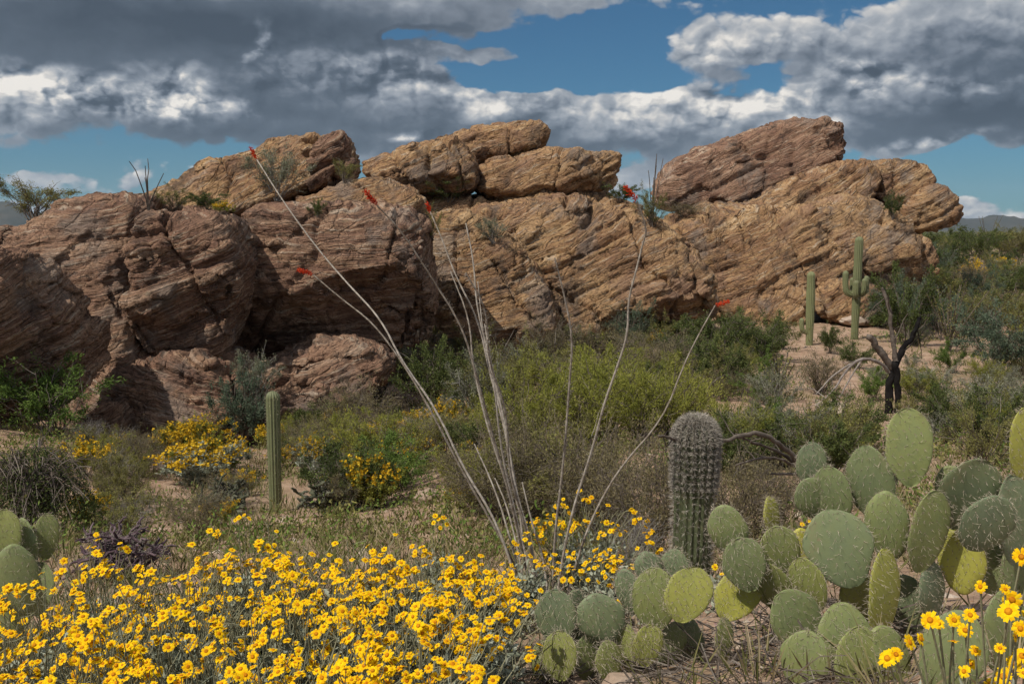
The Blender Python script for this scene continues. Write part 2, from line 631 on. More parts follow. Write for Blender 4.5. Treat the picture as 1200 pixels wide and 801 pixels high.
def rock_material(name, stops, stain, ochre):
    m, t, o = material(name)
    geo = t.new('ShaderNodeNewGeometry')
    pos = geo.outputs['Position']
    bed = t.attr('bed')
    px, py, pz = t.sep(pos)

    def bands(h, v, sc, det, ro):
        return t.noise(t.xyz(t.math('MULTIPLY', px, h), t.math('MULTIPLY', py, h), t.math('MULTIPLY', bed, v)), sc, det, ro)
    b1 = bands(0.33, 5.0, 0.8, 6, 0.68)
    b2 = bands(0.9, 17.0, 1.0, 4, 0.62)
    b3 = bands(1.6, 44.0, 1.0, 3, 0.6)
    big = t.noise(pos, 0.33, 5, 0.6)
    spk = t.noise(pos, 9.0, 6, 0.72)
    x = t.math('ADD', t.math('MULTIPLY', b1, 0.45), t.math('ADD', t.math('MULTIPLY', b2, 0.33), t.math('MULTIPLY', b3, 0.22)))
    x = t.math('MULTIPLY_ADD', t.math('SUBTRACT', x, 0.5), 1.8, 0.51)
    col = t.ramp(x, stops)
    col = t.mix(t.smooth(big, 0.44, 0.64, 0.0, 0.7), col, t.mix(x, ochre, stops[-1][1]), 'MIX')
    # pale quartz seams and dark biotite seams
    col = t.mix(t.smooth(b2, 0.56, 0.66, 0.0, 0.75), col, (0.50, 0.41, 0.32))
    col = t.mix(t.smooth(b3, 0.34, 0.44, 0.85, 0.0), col, (0.075, 0.052, 0.04))
    # desert varnish running over the faces
    sn = t.noise(t.xyz(px, py, t.math('MULTIPLY', pz, 0.55)), 0.8, 7, 0.72)
    col = t.mix(t.smooth(sn, 0.50, 0.66, 0.0, 0.85), col, t.mix(x, (0.05, 0.036, 0.03), stain))
    col = t.mix(t.smooth(spk, 0.34, 0.52, 0.6, 0.0), col, (0.05, 0.037, 0.03))
    lich = t.noise(pos, 3.2, 6, 0.78)
    col = t.mix(t.smooth(lich, 0.62, 0.70, 0.0, 0.55), col, (0.17, 0.17, 0.11))
    # joints: angular cracks that cut the beds into blocks
    wob = t.new('ShaderNodeTexNoise')
    t.put(wob.inputs['Vector'], pos)
    wob.inputs['Scale'].default_value = 1.2
    wob.inputs['Detail'].default_value = 4.0
    cell = t.xyz(t.math('MULTIPLY', px, 0.55), t.math('MULTIPLY', py, 0.55), t.math('MULTIPLY', bed, 1.25))
    off = t.new('ShaderNodeVectorMath', operation='MULTIPLY_ADD')
    t.put(off.inputs[0], wob.outputs['Color'])
    off.inputs[1].default_value = (0.5, 0.5, 0.5)
    t.put(off.inputs[2], cell)
    crack = None
    for sc, wid in ((0.9, 0.035), (2.3, 0.05)):
        vo = t.new('ShaderNodeTexVoronoi', feature='DISTANCE_TO_EDGE')
        t.put(vo.inputs['Vector'], off.outputs[0])
        vo.inputs['Scale'].default_value = sc
        cq = t.smooth(vo.outputs['Distance'], 0.0, wid, 0.0, 1.0)
        crack = cq if crack is None else t.math('MULTIPLY', crack, t.math('MULTIPLY_ADD', cq, 0.5, 0.5))
    h = t.math('ADD', t.math('MULTIPLY', b2, 0.9), t.math('ADD', t.math('MULTIPLY', b3, 0.75), t.math('ADD', t.math('MULTIPLY', b1, 0.8), t.math('MULTIPLY', spk, 0.8))))
    h = t.math('ADD', h, t.math('MULTIPLY', crack, 0.55))
    nrm = t.bump(h, 1.0, 0.15)
    hue = t.noise(t.xyz(px, py, t.math('MULTIPLY', bed, 1.7)), 0.55, 4, 0.6)
    col = t.mix(t.smooth(hue, 0.54, 0.68, 0.0, 0.65), col, t.mix(x, (0.085, 0.066, 0.056), (0.40, 0.33, 0.28)))
    col = t.mix(t.smooth(hue, 0.46, 0.32, 0.0, 0.6), col, t.mix(x, (0.11, 0.055, 0.038), (0.46, 0.29, 0.20)))
    principled(t, o, col, 0.92, nrm, 0.12)
    return m


ROCK_BROWN = rock_material("gneiss_brown", [(0.26, (0.062, 0.036, 0.028)), (0.38, (0.152, 0.085, 0.059)), (0.48, (0.270, 0.153, 0.107)), (0.57, (0.332, 0.201, 0.126)), (0.70, (0.529, 0.372, 0.269))],
                           (0.141, 0.099, 0.082), (0.281, 0.139, 0.073))
ROCK_TAN = rock_material("gneiss_tan", [(0.26, (0.081, 0.049, 0.029)), (0.38, (0.203, 0.114, 0.063)), (0.48, (0.348, 0.199, 0.112)), (0.57, (0.418, 0.254, 0.122)), (0.70, (0.615, 0.435, 0.261))],
                         (0.186, 0.133, 0.097), (0.394, 0.212, 0.081))


def chaikin(p, n=1):
    for _ in range(n):
        q = np.roll(p, -1, axis=0)
        p = np.stack([0.78 * p + 0.22 * q, 0.22 * p + 0.78 * q], 1).reshape(-1, p.shape[1])
    return p


def facets(co, n, tilt, amp, seed, cell):
    """breaks a surface into fracture blocks: each block of a sheared cell lattice is pushed in or out and tilted"""
    a = R(tilt)
    ax = np.array([math.cos(a), 0, math.sin(a)])
    az_ = np.array([-math.sin(a), 0, math.cos(a)])
    q = np.stack([co @ ax / (cell * 1.25), co[:, 1] / (cell * 1.1), co @ az_ / (cell * 0.62)], -1)
    q = q + 0.22 * np.stack([fbm(co * 0.6 + k * 9.1 + seed, 3) for k in range(3)], -1)
    base = np.floor(q)
    best = np.full(len(co), 1e9)
    bid = np.zeros(len(co))
    bc = np.zeros_like(q)
    for dx in (-1, 0, 1):
        for dy in (-1, 0, 1):
            for dz in (-1, 0, 1):
                c = base + np.array([dx, dy, dz])
                idx = c[:, 0] * 7919 + c[:, 1] * 104729 + c[:, 2] * 1299709
                cc = c + np.stack([hash1(idx, seed + 21 + k) for k in range(3)], -1)
                dd = ((q - cc) ** 2).sum(-1)
                m = dd < best
                best[m] = dd[m]
                bid[m] = idx[m]
                bc[m] = cc[m]
    off = hash1(bid, seed + 40) - 0.55
    tl = np.stack([hash1(bid, seed + 50 + k) - 0.5 for k in range(3)], -1)
    d = 0.26 * off + 0.42 * (tl * (q - bc)).sum(-1)
    return co + n * (d * amp * 0.30 * cell)[:, None]


def vert_normals(v, quads):
    d1 = v[quads[:, 2]] - v[quads[:, 0]]
    d2 = v[quads[:, 3]] - v[quads[:, 1]]
    fn = np.cross(d1, d2)
    n = np.zeros_like(v)
    for k in range(4):
        np.add.at(n, quads[:, k], fn)
    return n / (np.linalg.norm(n, axis=1, keepdims=True) + 1e-12)


def boulder(poly, Y, thick, label, lean=0.35, tilt=16, mat=None, cuts=(), round_p=5.0, back=1.0, amp=1.0, px_step=2.1, seed=0, name='boulder', cat='boulder', yaw=0.0):
    """poly: front outline in photo pixels, standing at depth Y. thick: half depth in metres. lean: how far the face leans back per metre of height.
    cuts: ((x0,y0),(x1,y1),slope): below that line the face recedes (an overhang)."""
    s = Y / F
    pts = np.array([[P(a, b, Y).x, P(a, b, Y).z] for a, b in poly])
    pts = chaikin(pts, 1)
    c = pts.mean(0)
    seg = np.linalg.norm(np.roll(pts, -1, 0) - pts, axis=1)
    cum = np.concatenate([[0], np.cumsum(seg)])
    tt = np.linspace(0, cum[-1], 97)[:-1]
    ext = np.vstack([pts, pts[:1]])
    bx = np.interp(tt, cum, ext[:, 0])
    bz = np.interp(tt, cum, ext[:, 1])
    nb = len(tt)
    nrg = 16
    front, backv = [], []
    for k in range(nrg + 1):
        r = k / nrg
        prof = (1 - r ** round_p) ** (1 / round_p)
        X = c[0] + (bx - c[0]) * r
        Z = c[1] + (bz - c[1]) * r
        front.append(np.stack([X, np.full(nb, -thick * prof), Z], -1))
        backv.append(np.stack([X, np.full(nb, back * thick * prof), Z], -1))
    v = np.vstack(front + backv[:-1])
    fs = []
    for base, rev in ((0, False), ((nrg + 1) * nb, True)):
        for k in range(nrg):
            for j in range(nb):
                j2 = (j + 1) % nb
                a, b_, c_, d_ = base + k * nb + j, base + k * nb + j2, base + (k + 1) * nb + j2, base + (k + 1) * nb + j
                if rev and k == nrg - 1:
                    c_, d_ = nrg * nb + j2, nrg * nb + j
                fs.append((a, b_, c_, d_) if not rev else (d_, c_, b_, a))
    # lean and depth
    v[:, 1] += Y + thick * 0.5 + lean * (v[:, 2] - c[1]) + math.tan(R(yaw)) * (v[:, 0] - c[0])
    me = make_mesh("tmp", v, np.array(fs), [], True)
    ob = bpy.data.objects.new("tmp", me)
    COL.objects.link(ob)
    md = ob.modifiers.new("r", 'REMESH')
    md.mode = 'VOXEL'
    md.voxel_size = px_step * s
    md.adaptivity = 0.0
    dg = bpy.context.evaluated_depsgraph_get()
    ev = ob.evaluated_get(dg)
    m2 = ev.to_mesh()
    nv = len(m2.vertices)
    co = np.empty(nv * 3, dtype=np.float32)
    m2.vertices.foreach_get('co', co)
    co = co.reshape(-1, 3).astype(float)
    nl = np.empty(len(m2.loops), dtype=np.int32)
    m2.loops.foreach_get('vertex_index', nl)
    quads = nl.reshape(-1, 4) if len(nl) == 4 * len(m2.polygons) else None
    ev.to_mesh_clear()
    bpy.data.objects.remove(ob)
    bpy.data.meshes.remove(me)
    n = vert_normals(co, quads)
    if (n * (co - co.mean(0))).sum() < 0:
        quads = quads[:, ::-1]
        n = -n
    size = math.sqrt(max(1.0, (pts[:, 0].max() - pts[:, 0].min()) * (pts[:, 1].max() - pts[:, 1].min())))
    so = np.array([seed * 3.7, seed * 1.9, seed * 5.1])
    # overhangs
    for (x0, y0), (x1, y1), slope in cuts:
        a, b_ = P(x0, y0, Y), P(x1, y1, Y)
        dx, dz = b_.x - a.x, b_.z - a.z
        L = math.hypot(dx, dz)
        dist = ((co[:, 0] - a.x) * dz - (co[:, 2] - a.z) * dx) / L          # > 0 below the line (line drawn left to right)
        dist = dist + 0.35 * fbm(co * 0.8 + so, 3)
        yref = Y - thick * 0.5 + lean * ((a.z + b_.z) / 2 - c[1])
        yc = yref + slope * np.clip(dist, -0.2, 3.0)
        hit = (dist > 0) & (co[:, 1] < yc)
        co[hit, 1] += (yc[hit] - co[hit, 1]) * np.clip(dist[hit] / 0.25, 0, 1)
    # big undulation
    big = fbm(co * (1.5 / size) + so, 3)
    mid = fbm(co * 0.9 + so * 2, 4)
    co = co + n * (0.030 * size * big + 0.055 * amp * mid)[:, None]
    n = vert_normals(co, quads)
    # bedding
    a = R(tilt)
    co = facets(co, n, tilt, amp, seed, 1.9 if size > 5 else 1.1)
    n = vert_normals(co, quads)
    nb_ = np.array([-math.sin(a), -0.30, math.cos(a)])
    nb_ /= np.linalg.norm(nb_)
    al = np.array([math.cos(a), 0, math.sin(a)])
    bed = co @ nb_ + 0.12 * fbm(co * 0.32 + so, 3) + 0.02 * fbm(co * 1.9 + so, 2)
    along = co @ al + 0.35 * fbm(co * 0.5 + so * 3, 2)
    mask = np.clip(0.5 + 1.3 * fbm(co * 0.35 + so * 1.3, 3), 0.12, 1.0)
    d = np.zeros(len(co))
    for th, am, sd in ((0.95, 0.15, 1), (0.36, 0.10, 2), (0.14, 0.065, 3)):
        if th < 1.5 * px_step * s:
            continue
        bb = bed / th + 0.35 * hash1(np.floor(along / (th * 4)), sd + seed) 
        li = np.floor(bb)
        fr = bb - li
        hard = hash1(li, sd * 7 + seed)
        prof = 1 - np.abs(2 * fr - 1) ** 5
        d += am * amp * mask * (hard * prof - 0.55 * (1 - prof))
        # joints break the layer into blocks
        jl = along / (th * 3.6) + hash1(li, sd * 13 + seed) * 3.0
        ji = np.floor(jl)
        jf = jl - ji
        jprof = 1 - np.abs(2 * jf - 1) ** 14
        d += am * amp * 0.7 * mask * (hash1(ji * 31 + li, sd + 5) - 0.5) * prof - am * 0.55 * amp * (1 - jprof) * mask
    rough = fbm(co * 3.1 + so, 5, 0.62)
    d += 0.055 * amp * rough
    # slanting cracks
    cr = np.abs(perlin(np.stack([along * 0.42, bed * 0.16, co[:, 1] * 0.25], -1) + so))
    d -= 0.30 * amp * np.clip(1 - cr / 0.045, 0, 1) * np.clip(0.3 + mask, 0, 1)
    scale_d = 0.75 + 0.25 * min(2.0, Y / 30.0)
    co = co + n * (d * scale_d)[:, None]
    me = make_mesh(name, co, quads, mat or ROCK_BROWN, True, {'bed': bed})
    # sharp ledges: flat facets where the surface turns quickly
    o = link(name, me)
    tag(o, label, cat, 'boulders and slabs of the banded rock outcrop')
    return o


BOULDERS = []


def BO(*a, **k):
    k.setdefault('seed', len(BOULDERS) + 1)
    BOULDERS.append(boulder(*a, **k))


# left wall
BO([(-60, 290), (0, 284), (16, 300), (34, 332), (55, 368), (70, 402), (66, 432), (40, 470), (0, 500), (-60, 500)], 20.5, 1.8,
   "dark shadowed boulder cut by the left picture edge, in front of the wall", lean=-0.25, tilt=12, yaw=52, round_p=2.2)
BO([(-60, 300), (0, 264), (20, 249), (50, 235), (85, 229), (116, 222), (146, 224), (164, 236), (172, 262), (172, 330), (180, 400), (186, 440), (170, 470), (120, 480), (70, 480), (-60, 480)], 25.5, 2.2,
   "tall brown layered rock wall at the far left, beside the dark boulder", lean=0.30, tilt=10, cuts=[((60, 452), (190, 452), 0.8)])
BO([(164, 252), (200, 247), (240, 248), (268, 252), (279, 282), (286, 318), (277, 360), (264, 402), (252, 424), (205, 418), (168, 404), (158, 340)], 25.0, 1.6,
   "squarish rock block with flat top and shaded lower face, right of the left wall", lean=0.22, tilt=18, cuts=[((165, 368), (286, 300), 0.45)], yaw=8)
BO([(255, 262), (290, 240), (340, 234), (400, 236), (450, 238), (488, 244), (502, 272), (502, 330), (506, 372), (492, 402), (440, 416), (380, 412), (330, 418), (280, 428), (258, 418), (262, 370), (262, 300)], 27.6, 2.4,
   "broad rock with deep dark overhang in the middle of the outcrop", lean=0.30, tilt=4, cuts=[((250, 370), (370, 328), 0.9), ((370, 330), (520, 352), 0.9)])
BO([(340, 236), (372, 226), (400, 214), (436, 203), (468, 214), (491, 229), (497, 246), (470, 258), (420, 262), (360, 258)], 29.4, 1.6,
   "low wedge slab lying on top of the overhanging middle rock", lean=0.7, tilt=10, mat=ROCK_TAN)
# base rocks on the left
BO([(80, 470), (110, 438), (150, 428), (200, 412), (256, 416), (290, 436), (304, 470), (290, 530), (200, 545), (100, 540), (70, 510)], 24.3, 1.5,
   "reddish rubbly base rock under the square block", lean=0.45, tilt=-14, amp=1.3)
BO([(96, 492), (112, 472), (136, 466), (146, 484), (146, 520), (130, 545), (90, 540), (84, 515)], 23.2, 0.7,
   "small rounded boulder at the foot of the left wall", lean=0.2, tilt=20)
BO([(284, 446), (330, 412), (385, 398), (440, 406), (462, 430), (440, 462), (380, 490), (320, 500), (276, 496)], 25.6, 1.3,
   "reddish crumbling base rock under the dark overhang", lean=0.5, tilt=14, amp=1.3)
# upper left slab
BO([(170, 244), (186, 230), (204, 211), (242, 189), (286, 168), (322, 156), (362, 154), (396, 160), (406, 180), (404, 206), (360, 232), (300, 258), (230, 270), (176, 270)], 31.0, 2.2,
   "long sloping slab above the left wall with a grey shrub on it", lean=0.9, tilt=22, mat=ROCK_TAN)
BO([(364, 170), (380, 155), (402, 156), (411, 174), (413, 196), (402, 210), (380, 216), (364, 206)], 30.3, 0.8,
   "dark blocky knob at the right end of the sloping slab", lean=0.05, tilt=30, amp=1.3)
# central slabs
BO([(420, 197), (438, 185), (480, 169), (522, 157), (546, 168), (560, 190), (563, 216), (548, 226), (500, 230), (462, 218), (426, 208)], 40.0, 1.7,
   "nose-shaped slab with shaded underside left of the central stack", lean=0.65, tilt=20, mat=ROCK_TAN, cuts=[((470, 208), (565, 200), 0.6)])
BO([(500, 178), (532, 157), (562, 149), (610, 143), (641, 147), (646, 160), (632, 174), (600, 190), (560, 206), (520, 206)], 43.0, 1.8,
   "topmost tilted slab of the central stack", lean=0.6, tilt=17, mat=ROCK_TAN, cuts=[((560, 186), (648, 160), 0.8)])
BO([(556, 204), (576, 187), (622, 179), (664, 171), (694, 180), (705, 200), (702, 221), (652, 229), (604, 239), (566, 232)], 41.0, 1.8,
   "thick rounded slab under the topmost slab of the central stack", lean=0.5, tilt=19, mat=ROCK_TAN, cuts=[((560, 226), (706, 200), 0.9)])
BO([(688, 180), (706, 177), (723, 178), (727, 190), (718, 214), (704, 222), (690, 214)], 44.5, 0.9,
   "small jutting rock at the right end of the central stack", lean=0.1, tilt=30, mat=ROCK_TAN)
BO([(400, 236), (440, 212), (500, 222), (560, 226), (640, 226), (700, 222), (740, 236), (790, 262), (800, 300), (700, 340), (560, 340), (440, 330), (390, 280)], 40.5, 3.0,
   "low rock mass behind the big central face, under the slab stack", lean=0.8, tilt=15, mat=ROCK_TAN, px_step=2.6)
# central faces
BO([(492, 262), (526, 243), (566, 248), (606, 280), (640, 322), (656, 364), (648, 396), (600, 412), (540, 402), (506, 380), (496, 330)], 34.5, 1.9,
   "fractured rock face behind the ocotillo stems", lean=0.4, tilt=14, mat=ROCK_TAN, amp=1.15, cuts=[((500, 388), (650, 372), 0.6)])
BO([(545, 250), (600, 234), (640, 231), (680, 227), (716, 238), (760, 256), (800, 278), (828, 308), (838, 342), (826, 366), (798, 372), (750, 372), (712, 388), (672, 400), (640, 388), (622, 330), (590, 285)], 37.0, 2.6,
   "large golden banded rock face at the centre of the outcrop", lean=0.62, tilt=20, mat=ROCK_TAN, cuts=[((640, 400), (800, 318), 0.85)])
BO([(758, 372), (772, 342), (800, 322), (828, 330), (842, 352), (836, 376), (800, 392), (764, 390)], 40.5, 1.2,
   "small rock tucked under the right end of the golden face", lean=0.3, tilt=30, mat=ROCK_TAN)
# right group
BO([(766, 228), (782, 200), (824, 174), (875, 155), (925, 141), (956, 137), (984, 145), (990, 166), (985, 186), (958, 200), (918, 218), (880, 240), (820, 252), (775, 246)], 55.0, 2.4,
   "huge tilted slab rising highest on the right of the outcrop", lean=0.35, tilt=24, mat=ROCK_BROWN, yaw=-14)
BO([(860, 250), (900, 226), (934, 211), (992, 191), (1018, 183), (1037, 190), (1040, 214), (1010, 240), (960, 262), (900, 270)], 50.0, 2.0,
   "long ridge slab below the highest slab", lean=0.7, tilt=22, mat=ROCK_TAN)
BO([(1026, 192), (1052, 183), (1088, 196), (1094, 214), (1080, 240), (1050, 254), (1022, 240)], 51.0, 1.6,
   "squared block on top of the right end of the outcrop", lean=0.4, tilt=24, mat=ROCK_TAN)
BO([(1046, 250), (1076, 222), (1094, 213), (1113, 219), (1124, 240), (1118, 264), (1092, 270), (1064, 268)], 50.0, 1.5,
   "blunt rock end jutting at the far right of the outcrop", lean=0.2, tilt=24, mat=ROCK_TAN, cuts=[((1050, 268), (1124, 246), 0.9)])
BO([(770, 272), (815, 250), (875, 240), (930, 246), (990, 226), (1050, 232), (1082, 256), (1088, 288), (1070, 320), (1020, 340), (980, 348), (940, 352), (900, 372), (856, 380), (832, 362), (818, 320), (795, 295)], 47.0, 2.8,
   "wide golden rock face behind the two tall saguaros", lean=0.62, tilt=20, mat=ROCK_TAN, amp=1.1, cuts=[((840, 372), (900, 330), 0.6)])
BO([(862, 378), (880, 352), (920, 334), (950, 340), (948, 366), (920, 386), (880, 390)], 44.5, 1.1,
   "slanting rock at the foot of the right face", lean=0.5, tilt=35, mat=ROCK_TAN)
BO([(954, 360), (966, 334), (996, 326), (1030, 336), (1040, 356), (1024, 380), (980, 384)], 44.0, 1.1,
   "pinkish rock behind the armed saguaro", lean=0.4, tilt=28, mat=ROCK_TAN)
BO([(1046, 318), (1066, 284), (1088, 276), (1098, 296), (1090, 330), (1060, 344)], 48.0, 1.0,
   "knobbly pitted rock at the right foot of the outcrop", lean=0.35, tilt=28, mat=ROCK_TAN, amp=1.4)

# ------------------------------------------------------------------ placing things on the ground and the rocks
bpy.context.view_layer.update()
_dg = bpy.context.evaluated_depsgraph_get()


def spot(px, py):
    """the point of the ground or rock seen at this place of the photograph"""
    d = pix_dir(px, py).normalized()
    ok, loc, nrm, idx, ob, mt = scene.ray_cast(_dg, EYE, d, distance=400)
    if ok:
        return Vector(loc)
    return P(px, py, 60)


# ------------------------------------------------------------------ plant materials
def leaf_material(name, stops, rough=0.8, trans=0.28, spec=0.1):
    m, t, o = material(name)
    var = t.attr('var')
    oi = t.new('ShaderNodeObjectInfo')
    tcn = t.new('ShaderNodeTexCoord')
    cl = t.noise(tcn.outputs['Object'], 3.2, 2, 0.5)
    x = t.math('ADD', t.math('MULTIPLY', var, 0.62), t.math('ADD', t.math('MULTIPLY', t.math('SUBTRACT', cl, 0.5), 0.8), t.math('MULTIPLY', oi.outputs['Random'], 0.26)))
    col = t.ramp(x, stops)
    b = t.new('ShaderNodeBsdfPrincipled')
    t.put(b.inputs['Base Color'], col)
    b.inputs['Roughness'].default_value = rough
    b.inputs['Specular IOR Level'].default_value = spec
    if trans:
        tr = t.new('ShaderNodeBsdfTranslucent')
        t.put(tr.inputs['Color'], col)
        mx = t.new('ShaderNodeMixShader')
        mx.inputs[0].default_value = trans
        t.l.new(b.outputs[0], mx.inputs[1])
        t.l.new(tr.outputs[0], mx.inputs[2])
        t.l.new(mx.outputs[0], o.inputs['Surface'])
    else:
        t.l.new(b.outputs[0], o.inputs['Surface'])
    return m


def bark_material(name, stops, scale=14.0):
    m, t, o = material(name)
    tcn = t.new('ShaderNodeTexCoord')
    n1 = t.noise(tcn.outputs['Object'], scale, 5, 0.65)
    var = t.attr('var')
    x = t.math('ADD', t.math('MULTIPLY', n1, 0.8), t.math('MULTIPLY', t.math('SUBTRACT', var, 0.5), 0.5))
    principled(t, o, t.ramp(x, stops), 0.9, t.bump(n1, 0.6, 0.01), 0.1)
    return m


M = {}
M['dark'] = leaf_material("leaf_dark_green", [(0.1, (0.042, 0.057, 0.020)), (0.5, (0.101, 0.128, 0.040)), (0.95, (0.193, 0.215, 0.072))]) if True else leaf_material("leaf_dark_green", [(0.1, (0.042, 0.063, 0.026)), (0.5, (0.092, 0.131, 0.054)), (0.95, (0.178, 0.223, 0.089))])
M['bluegreen'] = leaf_material("leaf_blue_green", [(0.1, (0.055, 0.082, 0.055)), (0.5, (0.118, 0.156, 0.102)), (0.95, (0.218, 0.265, 0.180))])
M['olive'] = leaf_material("leaf_olive", [(0.1, (0.095, 0.091, 0.035)), (0.5, (0.206, 0.199, 0.067)), (0.95, (0.365, 0.342, 0.111))])
M['lime'] = leaf_material("leaf_yellow_green", [(0.1, (0.131, 0.146, 0.027)), (0.5, (0.261, 0.268, 0.054)), (0.95, (0.430, 0.407, 0.092))])
M['bright'] = leaf_material("leaf_bright_green", [(0.1, (0.060, 0.102, 0.022)), (0.5, (0.126, 0.192, 0.042)), (0.95, (0.216, 0.282, 0.072))])
M['grey'] = leaf_material("leaf_grey_green", [(0.1, (0.112, 0.117, 0.074)), (0.5, (0.231, 0.237, 0.157)), (0.95, (0.373, 0.367, 0.255))])
M['brown'] = leaf_material("leaf_brown", [(0.1, (0.088, 0.074, 0.039)), (0.5, (0.194, 0.166, 0.088)), (0.95, (0.334, 0.290, 0.157))])
M['silver'] = leaf_material("leaf_silver", [(0.1, (0.16, 0.18, 0.13)), (0.5, (0.30, 0.325, 0.25)), (0.95, (0.44, 0.465, 0.38))], trans=0.12)
M['yellowbloom'] = leaf_material("bloom_yellow", [(0.1, (0.45, 0.27, 0.02)), (0.5, (0.62, 0.40, 0.025)), (0.95, (0.75, 0.52, 0.04))], trans=0.2)
M['petal'] = leaf_material("petal_yellow", [(0.1, (0.77, 0.40, 0.004)), (0.5, (0.87, 0.56, 0.006)), (0.95, (0.94, 0.69, 0.012))], trans=0.22)
M['disc'] = leaf_material("flower_disc", [(0.1, (0.28, 0.09, 0.004)), (0.5, (0.48, 0.18, 0.006)), (0.95, (0.62, 0.28, 0.01))], trans=0.0)
M['red'] = leaf_material("bloom_red", [(0.1, (0.45, 0.03, 0.012)), (0.5, (0.54, 0.055, 0.02)), (0.95, (0.66, 0.12, 0.04))], trans=0.2)
M['straw'] = leaf_material("dry_straw", [(0.05, (0.075, 0.085, 0.026)), (0.35, (0.155, 0.155, 0.055)), (0.6, (0.27, 0.215, 0.12)), (0.95, (0.40, 0.33, 0.22))], trans=0.15)
M['twig'] = bark_material("twig_grey_brown", [(0.25, (0.07, 0.055, 0.045)), (0.5, (0.15, 0.125, 0.105)), (0.75, (0.25, 0.22, 0.19))])
M['greytwig'] = bark_material("twig_pale_grey", [(0.25, (0.12, 0.11, 0.10)), (0.5, (0.24, 0.225, 0.205)), (0.75, (0.36, 0.345, 0.32))])
M['purpletwig'] = bark_material("cholla_purple", [(0.25, (0.065, 0.042, 0.052)), (0.5, (0.125, 0.088, 0.10)), (0.75, (0.21, 0.165, 0.17))])
M['cholla'] = bark_material("cholla_green", [(0.25, (0.045, 0.05, 0.032)), (0.5, (0.10, 0.105, 0.07)), (0.75, (0.20, 0.19, 0.14))])
M['herb'] = bark_material("herb_stem", [(0.25, (0.10, 0.10, 0.06)), (0.5, (0.19, 0.185, 0.115)), (0.75, (0.27, 0.255, 0.17))])
M['char'] = bark_material("charred_wood", [(0.3, (0.008, 0.007, 0.007)), (0.55, (0.018, 0.016, 0.015)), (0.8, (0.06, 0.053, 0.047))], 9.0)
M['palewood'] = bark_material("weathered_wood", [(0.25, (0.15, 0.125, 0.11)), (0.5, (0.30, 0.265, 0.24)), (0.75, (0.45, 0.41, 0.38))], 9.0)
M['ocostem'] = bark_material("ocotillo_bark", [(0.28, (0.15, 0.12, 0.095)), (0.45, (0.30, 0.265, 0.225)), (0.6, (0.44, 0.40, 0.35)), (0.75, (0.52, 0.48, 0.43))], 24.0)
M['spine'] = leaf_material("spine_tan", [(0.1, (0.22, 0.18, 0.13)), (0.5, (0.36, 0.31, 0.24)), (0.95, (0.52, 0.46, 0.37))], trans=0.0)
M['greyspine'] = leaf_material("spine_grey", [(0.1, (0.22, 0.20, 0.17)), (0.5, (0.34, 0.31, 0.27)), (0.95, (0.50, 0.46, 0.40))], trans=0.0)


def cactus_material(name, stops, dirt=(0.20, 0.17, 0.10)):
    m, t, o = material(name)
    tcn = t.new('ShaderNodeTexCoord')
    n1 = t.noise(tcn.outputs['Object'], 7.0, 5, 0.65)
    n2 = t.noise(tcn.outputs['Object'], 40.0, 3, 0.6)
    var = t.attr('var')
    x = t.math('ADD', var, t.math('MULTIPLY', t.math('SUBTRACT', n1, 0.5), 0.55))
    col = t.ramp(x, stops)
    col = t.mix(t.smooth(n1, 0.53, 0.70, 0.0, 0.65), col, dirt)
    n3 = t.noise(tcn.outputs['Object'], 17.0, 5, 0.75)
    col = t.mix(t.smooth(n3, 0.62, 0.68, 0.0, 0.7), col, (0.25, 0.19, 0.12))
    col = t.mix(t.smooth(n2, 0.60, 0.72, 0.0, 0.35), col, (0.22, 0.22, 0.13))
    principled(t, o, col, 0.55, t.bump(n2, 0.25, 0.004), 0.3)
    return m


M['pad'] = cactus_material("prickly_pear_skin", [(0.0, (0.145, 0.180, 0.110)), (0.35, (0.195, 0.228, 0.095)), (0.65, (0.270, 0.282, 0.076)), (1.0, (0.43, 0.40, 0.055))])
M['saguaro'] = cactus_material("saguaro_skin", [(0.0, (0.07, 0.085, 0.045)), (0.5, (0.135, 0.150, 0.075)), (1.0, (0.21, 0.22, 0.10))], (0.13, 0.12, 0.07))


def unit(v):
    v = np.asarray(v, dtype=float)
    return v / (np.linalg.norm(v, axis=-1, keepdims=True) + 1e-9)


